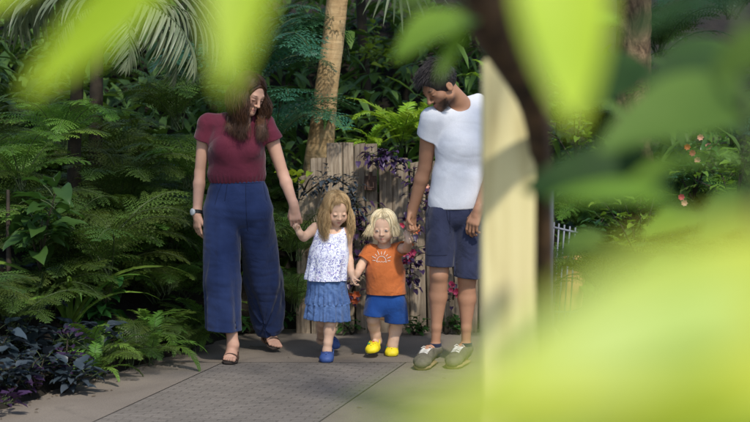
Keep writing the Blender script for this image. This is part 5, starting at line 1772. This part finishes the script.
    for i in range(24):
        q = EDGE_A + d * LL * (-.42 + 1.38 * (i + r.uniform(-.3, .3)) / 23) + nl * r.uniform(-.02, .14)
        z = bank_h(q[0], q[1])
        if i < 13: bush('dusky_leaf_plant', (q[0], q[1], max(0, z)), 'teal' if i % 3 else 'purple', 52, (.13, .13, .16), .6 if i % 3 else .75, 'low dusky leaved plant in the row spilling over the left path edge', 'plant', 'low plants along the left path edge', 300 + i)
        else: plant('fern', (q[0], q[1], max(0, z)), 'sword_m' if i % 2 else 'fern_d', 9, r.uniform(.3, .42), 'low fern in the row spilling over the left path edge near the woman', 'fern', 'low ferns along the left path edge', None, (-.15, .3), .2, 'frond', .02, 300 + i)
    for i in range(10):
        q = EDGE_A + d * LL * (-.15 + 1.1 * i / 9) + nl * r.uniform(.4, .75)
        plant('fern', (q[0], q[1], bank_h(q[0], q[1]) + .05), 'fern_d', 11, r.uniform(.45, .6), 'dark fern in the second row behind the low plants of the left path edge', 'fern', 'ferns in the second row of the left bank', None, (-.15, .3), .2, 'frond', .02, 330 + i)
    # ---- creepers on the fence
    r = np.random.default_rng(9)
    def creeper(path, key, n, sc, label, fl=None, sp=.035, name='creeper', seed=0, flower='flower'):
        r = np.random.default_rng(seed)
        pts = [np.array(W(px, py, Y)) for px, py, Y in path]
        root = empty(name, pts[0], label, 'creeper'); ox = pts[0]
        b = MB(); b.tube([p - ox for p in pts], .006, 5); link('stem', b.mesh('stem', [STEM_D]), root)
        V = []; F = []; MI = []; nv = 0
        srcs = LIB[key]
        for i in range(n):
            u = r.uniform(0, len(pts) - 1.001); j = int(u); p = pts[j] + (pts[j + 1] - pts[j]) * (u - j) + r.normal(size=3) * (sp, sp * .35, sp)
            p[1] -= abs(r.normal()) * .02
            me = srcs[r.integers(len(srcs))]
            v = np.array([q.co[:] for q in me.vertices])
            R = np.array(Matrix.Rotation(PI + r.uniform(-1.5, 1.5), 3, 'Z') @ Matrix.Rotation(r.uniform(-1.0, .3), 3, 'X'))
            V.append(p - ox + (v * sc * r.uniform(.6, 1.3)) @ R.T)
            F += [tuple(a + nv for a in q.vertices) for q in me.polygons]; MI += [q.material_index for q in me.polygons]; nv += len(v)
        link('foliage', make_mesh('foliage', np.concatenate(V), F, list(srcs[0].materials), True, None, MI), root)
        for (px, py, Y, m, s) in fl or ():
            b = MB(); c = W(px, py, Y) - ox
            for t in range(4):
                cc = c + r.normal(size=3) * (s * .8, .006, s)
                for q in range(6):
                    a = q * PI / 3 + t
                    blade(b, cc, (math.cos(a), -.45, math.sin(a)), (0, -1, 0), s, s * .8, .1, 3, .1)
            link(flower, b.mesh(flower, [m]), root)
    creeper([(303, 196, 10.15), (318, 184, 10.13), (335, 178, 10.13), (348, 186, 10.13), (357, 203, 10.13), (360, 232, 10.13)], 'teal', 170, .3, 'dusky blue grey creeper draped over the low left end of the fence behind the girl', seed=1, sp=.032)
    creeper([(356, 205, 10.14), (361, 225, 10.13), (362, 250, 10.13), (358, 275, 10.13), (352, 292, 10.14)], 'purple', 95, .6, 'purple leaved creeper with an orange bloom hanging down the fence between the two children', [(352, 298, 10.12, ORANGE, .035)], .04, seed=2)
    creeper([(368, 157, 10.16), (377, 156, 10.14), (390, 158, 10.16), (402, 163, 10.2)], 'purple', 90, .6, 'purple creeper trailing over the top of the fence above the latch', seed=3, sp=.03)
    creeper([(414, 166, 10.18), (413, 195, 10.15), (412, 225, 10.14), (411, 262, 10.14), (409, 285, 10.15)], 'purple', 120, .6, 'purple creeper with pink and orange flowers on the fence beside the hand of the man', [(410, 257, 10.1, PINK, .03), (413, 232, 10.1, ORANGE, .032), (406, 225, 10.1, PINK, .022), (404, 262, 10.12, PINK, .02)], .03, seed=4)
    creeper([(432, 175, 10.2), (430, 195, 10.18), (434, 215, 10.18)], 'purple', 50, .6, 'small purple creeper on the fence behind the elbow of the man', [(428, 190, 10.14, PALEPINK, .02)], .035, seed=5)
    creeper([(452, 262, 10.2), (454, 280, 10.18), (453, 300, 10.18)], 'purple', 14, .5, 'red flowering shoot on the fence between the knees of the man', [(452, 286, 10.12, PINK, .022), (456, 293, 10.12, PINK, .02)], .03, seed=6)
    bush('yellow_leaf_plant', at(304, 190, 10.05), 'broad_y', 7, (.05, .04, .1), .62, 'plant with large yellow green leaves between the arm of the woman and the fence', 'plant', None, 51)
    bush('sunlit_bush', at(362, 72, 12.6), 'broad_y', 70, (.22, .2, .3), .42, 'sunlit yellow green bush in the gloom above the fence right of the ochre palm', 'bush', None, 81)
    bush('sunlit_bush', at(452, 48, 12.8), 'broad_y', 50, (.2, .2, .25), .42, 'sunlit yellow green bush above the head of the man', 'bush', None, 82)
    # ---- small weeds along the fence foot
    for i, (px, lab) in enumerate(((352, 'small green weed at the fence foot between the girl and the boy'), (414, 'small green weed at the fence foot right of the boy'), (422, 'small weed at the fence foot just left of the legs of the man'), (446, 'small weed at the fence foot seen between the shins of the man'), (459, 'larger leafy weed at the fence foot behind the far shin of the man'))):
        p = G(px, 334); bush('weed', (p[0], 10.16, 0), 'broad', 26, (.05, .03, .08), .26, lab, 'weed', None, 60 + i)
    # ---- right side beyond the post
    fern(585, 240, 11.6, 'fern_m', 12, .6, 'green fern behind the thin railings right of the post', seed=31)
    fern(600, 150, 12.2, 'fern_d', 12, .7, 'dark fern behind the blurred leaves right of the post', seed=32)
    fern(735, 150, 11.8, 'cycad', 12, .75, 'blue green fern at the right edge behind the blurred leaves', seed=33)
    fern(560, 130, 11.9, 'fern_m', 12, .5, 'green fern in the upper gap right of the post', seed=34)
    fern(700, 240, 11.0, 'sword_m', 14, .6, 'green fern low on the right beneath the coral flowers', seed=35)
    fern(660, 60, 12.4, 'fern_d', 12, .8, 'dark fern beside the rough brown trunk at upper right', seed=36)
    fern(730, 20, 12.0, 'cycad', 10, .7, 'blue green fern in the top right corner', seed=37)
    bush('broad_leaf_bush', at(575, 215, 11.8), 'broad', 90, (.25, .2, .5), .6, 'glossy leaved bush in the gap between the post and the blurred leaves', 'bush', None, 71)
    bush('broad_leaf_bush', at(655, 270, 11.5), 'broad', 120, (.3, .2, .5), .6, 'glossy leaved bush in the shade right of the railings', 'bush', None, 72)
    for i, (px, py, Y, ky, sc) in enumerate(((545, 300, 9.8, 'fern_d', .5), (600, 300, 9.6, 'fern_d', .55), (640, 290, 10.2, 'fern_m', .55), (690, 300, 9.8, 'fern_d', .6), (740, 290, 10.0, 'fern_d', .6), (620, 220, 11.2, 'fern_d', .6), (745, 215, 10.8, 'fern_m', .6), (670, 215, 11.2, 'cycad', .6), (640, 120, 12.0, 'fern_d', .8), (720, 110, 12.0, 'fern_d', .8))):
        plant('fern', at(px, py, Y), ky, 12, sc, 'fern in the shaded thicket seen between the blurred leaves at right', 'fern', 'ferns in the thicket at right', None, (-.1, .35), .2, 'frond', .02, 400 + i)
    bush('broad_leaf_bush', at(588, 262, 10.2), 'broad', 60, (.16, .12, .3), .45, 'glossy leaved bush crowding the right end of the thin railing', 'bush', None, 74)
    bush('broad_leaf_bush', at(575, 165, 10.6), 'broad_l', 80, (.2, .14, .4), .42, 'lighter green bush in the upper gap just right of the post', 'bush', None, 75)
    bush('broad_leaf_bush', at(735, 215, 10.3), 'broad_l', 80, (.2, .14, .4), .45, 'lighter green bush low at the right edge below the coral flowers', 'bush', None, 76)
    bush('broad_leaf_bush', at(640, 265, 10.0), 'broad_l', 80, (.25, .14, .3), .42, 'lighter green bush low in the middle of the thicket at right', 'bush', None, 77)
    r = np.random.default_rng(71); b = MB()
    for i in range(80):
        q = EDGE_A + nrm(EDGE_B - EDGE_A) * r.uniform(-.6, 2.3) + np.array([abs(r.normal()) * .16 - .05, 0, .004])
        if r.random() < .2: q = np.array([r.uniform(-1.5, 1.2), r.uniform(7.6, 10.2), .004])
        a = r.uniform(0, 6.28); blade(b, q, (math.cos(a), math.sin(a), .08), (0, 0, 1), r.uniform(.012, .035), r.uniform(.004, .012), .2, 3, .3)
    M_lit = leaf_mat('dry_leaf', (.05, .03, .016), (.13, .085, .04), .1, .8, .3, 20)
    tag(link('leaf_litter', b.mesh('leaf_litter', [M_lit])), 'dry leaf litter scattered along the left edge of the path', 'leaf litter', kind='stuff')
    # coral flowers
    fl = bush('flowering_shrub', at(693, 200, 10.8), 'broad', 60, (.14, .1, .35), .5, 'shrub with coral and pink blooms glimpsed between blurred leaves at right', 'shrub', None, 73)
    ox = np.array(fl.location); r = np.random.default_rng(5)
    for (px, py, m) in ((687, 147, ORANGE), (692, 153, PINK), (700, 137, PALEPINK), (708, 146, PALEPINK), (681, 197, PINK), (684, 203, PALEPINK), (697, 160, PALEPINK)):
        b = MB(); c = W(px, py, 10.6) - ox
        for q in range(7):
            a = q * 2 * PI / 7; blade(b, c, (math.cos(a), -.5, math.sin(a)), (0, -1, 0), .028, .024, .1, 3, .1)
        link('flower', b.mesh('flower', [m]), fl)
    # pale railings right of the post
    M_rail = basic('pale_painted_metal', (.14, .155, .19), (.20, .215, .26), ns=12, rough=.4, bs=.1)
    rt = empty('railing', G(566, 318) * (1, 0, 0) + (0, 10.6, 0), 'thin pale metal railing behind the post', 'railing'); ox = np.array(rt.location)
    for px in (552, 557, 562.5, 568, 573.5):
        b = MB(); t = W(px + 2, 222 + (px - 551) * .25, 10.6); lo = W(px - 4, 320, 10.6); lo[2] = 0
        b.tube([lo - ox, t - ox], .006, 8); link('baluster', b.mesh('baluster', [M_rail]), rt)
    for y0, y1 in ((226, 233), (312, 312)):
        b = MB(); b.tube([W(548, y0, 10.6) - ox, W(578, y1, 10.6) - ox], .008, 8); link('rail', b.mesh('rail', [M_rail]), rt)
    pot = empty('planter', (W(569, 290, 10.9)[0], 10.9, 0), 'peach coloured planter standing behind the thin railing', 'planter')
    M_pot = basic('peach_terracotta', (.45, .22, .11), (.55, .30, .16), ns=6, rough=.8)
    V = []; F = []; pr = [(0, .0), (.085, 0), (.095, .1), (.115, .3), (.12, .42), (.132, .42), (.132, .47), (.115, .47), (.11, .40), (0, .40)]
    for (rr, z) in pr:
        for j in range(24): V.append((rr * math.cos(j * PI / 12), rr * math.sin(j * PI / 12), z))
    for i in range(len(pr) - 1):
        for j in range(24): F.append((i * 24 + j, i * 24 + (j + 1) % 24, (i + 1) * 24 + (j + 1) % 24, (i + 1) * 24 + j))
    link('bowl', make_mesh('bowl', V, np.array(F), [M_pot]), pot)
    plant('fern', np.array(pot.location) + (0, 0, .4), 'sword_m', 12, .3, 'small fern growing in the peach coloured planter', 'fern', None, None, (-.1, .3), .2, 'frond', .01, 77)


# =================================================================== close foreground
FG_B = leaf_mat('sunlit_young_leaf', (.36, .56, .02), (.50, .68, .045), .5, .45, .1, 9, tcol=(.62, .82, .03))
FG_Y = leaf_mat('yellow_green_leaf', (.33, .46, .025), (.63, .67, .09), .45, .4, .1, 20, tcol=(.75, .80, .08))
FG_P = leaf_mat('pale_green_leaf', (.34, .46, .10), (.50, .58, .18), .4, .4, .1, 20)
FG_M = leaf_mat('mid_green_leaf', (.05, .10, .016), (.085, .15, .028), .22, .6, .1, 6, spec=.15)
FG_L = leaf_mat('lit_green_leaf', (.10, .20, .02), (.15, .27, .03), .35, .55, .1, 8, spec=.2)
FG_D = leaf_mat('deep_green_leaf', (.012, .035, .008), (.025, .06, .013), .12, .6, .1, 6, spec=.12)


def fg_leaf(root, px0, py0, d0, px1, py1, d1, wpx, m, up=(0, -.5, 1), droop=0.0, fold=.18, prof=None, name='leaf', wav=.1):
    """leaf from its stalk end to its tip, both given where they stand"""
    a = W(px0, py0, d0); t = W(px1, py1, d1); ox = np.array(root.location)
    w = wpx / FPX * (d0 + d1) / 2
    b = MB(); n = 16; dv = t - a; L = np.linalg.norm(dv)
    mid = nrm(dv); sd = nrm(np.cross(mid, up)); u = np.cross(sd, mid)
    V = []; F = []
    cols = 8
    for i in range(n + 1):
        s = i / n
        ww = w * (prof(s) if prof else (math.sin(PI * min(1, .02 + .98 * s) ** .7) ** .75 if s < .999 else 0.0))
        c = a + dv * s + u * (math.sin(PI * s) * droop * L)
        for j in range(cols + 1):
            q = (j / cols - .5)
            V.append(c + sd * ww * q + u * (abs(q) * 2 * fold * ww * .5 + wav * ww * .2 * math.sin(s * 14 + q * 3) * abs(q)) - ox)
    for i in range(n):
        for j in range(cols):
            k = i * (cols + 1) + j
            F.append((k, k + 1, k + cols + 2, k + cols + 1))
    b.add(V, F)
    me = b.mesh(name, [m])
    return link(name, me, root)


def build_foreground():
    # ---- timber post
    m, nt, out = mat('pale_sawn_timber')
    v = coords(nt, (9, 9, .8)); n1 = noise(nt, v, 3.2, 6, .6, .8)
    c = ramp(nt, n1, [(.25, (.42, .34, .15)), (.45, (.60, .52, .25)), (.75, (.70, .63, .34))])
    p = N(nt, 'ShaderNodeBsdfPrincipled'); p.inputs['Roughness'].default_value = .75
    kn = N(nt, 'ShaderNodeTexVoronoi'); kn.inputs['Scale'].default_value = 3.1; nt.links.new(coords(nt, (1, 1, .7)), kn.inputs['Vector'])
    c = mixc(nt, ramp(nt, kn.outputs['Distance'], [(.06, (1, 1, 1)), (.11, (0, 0, 0))]), c, (.22, .12, .05))
    nt.links.new(c, p.inputs['Base Color']); nt.links.new(bump(nt, n1, .3, .004), p.inputs['Normal']); nt.links.new(p.outputs[0], out.inputs[0])
    Yp = 3.05
    c0 = W(507, 300, Yp)
    root = empty('timber_post', (c0[0], Yp, 0), 'pale square timber post standing close to the camera in front of the man', 'post')
    h = W(507, 60, Yp)[2]
    b = bmesh.new(); bmesh.ops.create_cube(b, size=1)
    w = 52 / FPX * Yp
    bmesh.ops.scale(b, vec=(w, w, h), verts=b.verts)
    bmesh.ops.translate(b, vec=(0, 0, h / 2), verts=b.verts)
    bmesh.ops.bevel(b, geom=b.edges[:], offset=.004, segments=2, affect='EDGES')
    me = bpy.data.meshes.new('shaft'); b.to_mesh(me); b.free(); me.materials.append(m)
    o = link('shaft', me, root); o.rotation_euler = (0, 0, math.radians(-2))
    # weathered dark stem leaning over the post
    M_ds = basic('dark_brown_bark', (.018, .012, .008), (.10, .06, .03), (1, 1, .7), ns=14, rough=.85, bs=.8, bd=.01)
    pts = [W(470, -60, 2.55), W(484, -10, 2.6), W(498, 32, 2.68), W(518, 66, 2.8), W(536, 105, 2.92), W(544, 180, 3.05), W(545, 250, 3.12), W(545, 330, 3.2), W(544, 500, 3.3), np.append(W(545, 600, 3.35)[:2], 0)]
    root = empty('woody_vine', pts[-1], 'dark bent woody stem crossing the top of the pale post and down its side', 'vine'); ox = np.array(root.location)
    V, F = trunk_mesh(pts, [.05, .05, .048, .038, .027, .018, .018, .016, .016, .018], M_ds, .05, 14, 6, .14)
    link('stem', make_mesh('stem', np.array(V) - ox, F, [M_ds]), root)
    M_gp = basic('blue_grey_metal', (.11, .135, .15), (.16, .19, .205), ns=8, rough=.5, bs=.1)
    q = W(547.5, 300, 6.2); root = empty('metal_post', (q[0], 6.2, 0), 'narrow blue grey metal post just right of the pale timber post', 'post')
    t = W(547, 185, 6.2)
    b = bmesh.new(); bmesh.ops.create_cube(b, size=1); bmesh.ops.scale(b, vec=(.042, .042, t[2]), verts=b.verts); bmesh.ops.translate(b, vec=(0, 0, t[2] / 2), verts=b.verts)
    bmesh.ops.bevel(b, geom=b.edges[:], offset=.004, segments=2, affect='EDGES')
    me = bpy.data.meshes.new('shaft'); b.to_mesh(me); b.free(); me.materials.append(M_gp); link('shaft', me, root)
    # ---- overhanging young leaves (top)
    def twig(name, pts, rad, label, cat):
        P = [W(*p) for p in pts]; root = empty(name, P[0], label, cat); ox = np.array(root.location)
        b = MB(); b.tube([p - ox for p in P], rad, 8); link('stem', b.mesh('stem', [STEM]), root)
        return root
    def sp(s): return math.sin(PI * min(1, .05 + .95 * s) ** .8) ** .6 if s < .999 else .0
    t1 = twig('overhanging_branch', [(330, -260, .95), (256, -112, .86), (178, -55, .95), (70, -70, .95)], [.006, .004, .003, .002], 'branch of bright lime green leaves hanging blurred across the top left', 'branch')
    fg_leaf(t1, 178, -50, .95, 22, 98, .98, 62, FG_B, (0, -1, .3))
    fg_leaf(t1, 254, -110, .9, 225, 98, .86, 70, FG_B, (0, -1, .1))
    fg_leaf(t1, 70, -70, .95, -40, 20, .95, 50, FG_B, (0, -1, .3))
    t2 = twig('overhanging_branch', [(700, -250, 1.0), (600, -130, .95), (552, -85, .92)], [.004, .003, .002], 'branch with one long blurred lime leaf hanging across the top right of the post', 'branch')
    fg_leaf(t2, 552, -100, .92, 576, 130, .88, 96, FG_B, (0, -1, .1))
    t3 = twig('overhanging_branch', [(520, -180, 1.5), (470, -60, 1.45), (440, -20, 1.4)], [.006, .004, .003], 'branch with two mid green leaves hanging over the head of the man', 'branch')
    fg_leaf(t3, 474, 18, 1.9, 394, 62, 1.85, 58, FG_L, (0, -.5, 1), .12)
    fg_leaf(t3, 468, 14, 1.9, 437, 82, 1.85, 18, FG_L, (0, -1, .2))
    fg_leaf(t3, 432, -40, 1.4, 404, 14, 1.4, 36, FG_M, (0, -1, .3))
    b = MB(); ox = np.array(t3.location); b.tube([W(440, -20, 1.4) - ox, W(470, 22, 1.4) - ox], .002, 6); link('stem', b.mesh('stem', [STEM]), t3)
    # unseen boughs and leaves added above the view to dapple the path with shade
    r = np.random.default_rng(91)
    b = MB(); hub = np.array([1.2, 4.4, 4.1])
    b.tube([W(520, -180, 1.5) - ox, np.array([.8, 2.6, 3.2]) - ox, hub - ox], [.012, .03, .04], 8)
    fb = MB()
    for i in range(15):
        e = np.array([r.uniform(-.6, 2.6), r.uniform(3.2, 7.4), r.uniform(3.8, 4.5)])
        b.tube([hub - ox, (hub + e) / 2 + (0, 0, .15) - ox, e - ox], [.03, .016, .006], 5)
        for k in range(11):
            c = e + r.normal(size=3) * (.2, .2, .1); a = r.uniform(0, 6.28)
            blade(fb, c - ox, (math.cos(a), math.sin(a), r.uniform(-.5, .2)), (0, 0, 1), r.uniform(.16, .3), r.uniform(.07, .13), .5, 4, .2)
    link('unseen_limb', b.mesh('unseen_limb', [STEM_D]), t3); link('dapple_spray', fb.mesh('dapple_spray', [BROAD]), t3)
    # ---- dark and mid green plant at right
    t4 = twig('broad_leaf_plant', [(760, 560, 1.6), (752, 300, 1.55), (748, 160, 1.5), (742, 60, 1.5), (736, 0, 1.5)], [.009, .008, .006, .005, .004], 'large leaved plant with deep green blurred leaves filling the right side', 'plant')
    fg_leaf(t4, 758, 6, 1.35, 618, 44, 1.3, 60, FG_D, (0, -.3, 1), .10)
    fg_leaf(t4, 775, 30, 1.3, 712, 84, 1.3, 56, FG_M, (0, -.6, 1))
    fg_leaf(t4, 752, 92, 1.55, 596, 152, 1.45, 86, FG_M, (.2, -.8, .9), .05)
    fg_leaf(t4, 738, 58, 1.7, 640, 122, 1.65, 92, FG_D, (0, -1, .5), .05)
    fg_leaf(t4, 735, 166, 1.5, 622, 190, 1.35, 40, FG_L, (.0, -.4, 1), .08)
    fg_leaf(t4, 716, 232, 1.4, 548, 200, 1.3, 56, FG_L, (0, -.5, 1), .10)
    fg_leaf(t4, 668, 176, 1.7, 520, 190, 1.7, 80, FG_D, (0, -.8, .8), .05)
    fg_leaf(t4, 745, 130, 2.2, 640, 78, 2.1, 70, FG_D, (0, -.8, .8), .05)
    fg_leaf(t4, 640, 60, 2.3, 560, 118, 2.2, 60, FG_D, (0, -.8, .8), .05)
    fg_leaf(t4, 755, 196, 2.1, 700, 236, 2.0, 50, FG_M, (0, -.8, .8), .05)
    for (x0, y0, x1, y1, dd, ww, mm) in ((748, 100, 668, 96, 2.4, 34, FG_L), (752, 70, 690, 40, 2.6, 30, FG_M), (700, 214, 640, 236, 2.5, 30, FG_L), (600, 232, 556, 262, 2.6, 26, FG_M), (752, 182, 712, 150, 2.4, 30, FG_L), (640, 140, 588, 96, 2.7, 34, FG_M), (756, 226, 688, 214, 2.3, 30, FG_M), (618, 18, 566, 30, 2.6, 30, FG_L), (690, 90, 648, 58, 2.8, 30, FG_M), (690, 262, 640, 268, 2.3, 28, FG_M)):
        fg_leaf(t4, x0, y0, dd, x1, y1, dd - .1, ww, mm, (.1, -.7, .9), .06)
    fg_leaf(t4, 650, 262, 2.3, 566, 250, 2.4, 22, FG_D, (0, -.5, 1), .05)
    # ---- very close yellow green leaves, bottom right
    t5 = twig('leafy_shrub', [(900, 700, .55), (860, 480, .5), (830, 340, .47), (800, 300, .46)], [.004, .003, .0025, .002], 'shrub with huge blurred yellow green leaves across the bottom right corner', 'shrub')
    fg_leaf(t5, 870, 262, .50, 410, 452, .45, 205, FG_Y, (0, -.8, 1), .03)
    fg_leaf(t5, 760, 300, .44, 440, 420, .42, 120, FG_P, (0, -.7, 1), .03)
    fg_leaf(t5, 850, 405, .44, 345, 436, .40, 120, FG_Y, (0, -.5, 1), .05)
    fg_leaf(t5, 880, 345, .55, 560, 430, .52, 190, FG_B, (0, -.9, .8), .02)
    fg_leaf(t5, 880, 420, .60, 500, 450, .58, 260, FG_L, (0, -.9, .8), .02)
# ------------------------------------------------------------------ light
SUN_DIR = nrm(np.array([.22, -.62, .80]))       # towards the sun
w = bpy.data.worlds.new('World'); SC.world = w; w.use_nodes = True
nt = w.node_tree
bg = nt.nodes['Background']
sky = nt.nodes.new('ShaderNodeTexSky'); sky.sky_type = 'NISHITA'; sky.sun_disc = False
sky.sun_elevation = math.asin(SUN_DIR[2])
sky.sun_rotation = math.atan2(SUN_DIR[0], SUN_DIR[1])
nt.links.new(sky.outputs[0], bg.inputs[0]); bg.inputs[1].default_value = 0.15
sl = bpy.data.lights.new('sun', 'SUN'); sl.energy = 2.9; sl.angle = math.radians(3.0); sl.color = (1, .95, .86)
so = bpy.data.objects.new('sun', sl); COL.objects.link(so)
so.rotation_euler = Vector(SUN_DIR).to_track_quat('Z', 'Y').to_euler()
so.location = (2, -2, 12)
vs = SC.view_settings
SC.display_settings.display_device = 'sRGB'
vs.view_transform = 'Standard'; vs.look = 'None'; vs.exposure = 0.5; vs.gamma = 1.0; vs.use_curve_mapping = False
SC.render.engine = 'CYCLES'
SC.cycles.use_denoising = True
SC.cycles.max_bounces = 8
SC.cycles.transparent_max_bounces = 8
SC.cycles.sample_clamp_indirect = 4.0
build_ground(); build_fence(); build_trunks(); build_plants(); build_foreground()
build_woman(); build_girl(); build_boy(); build_man()
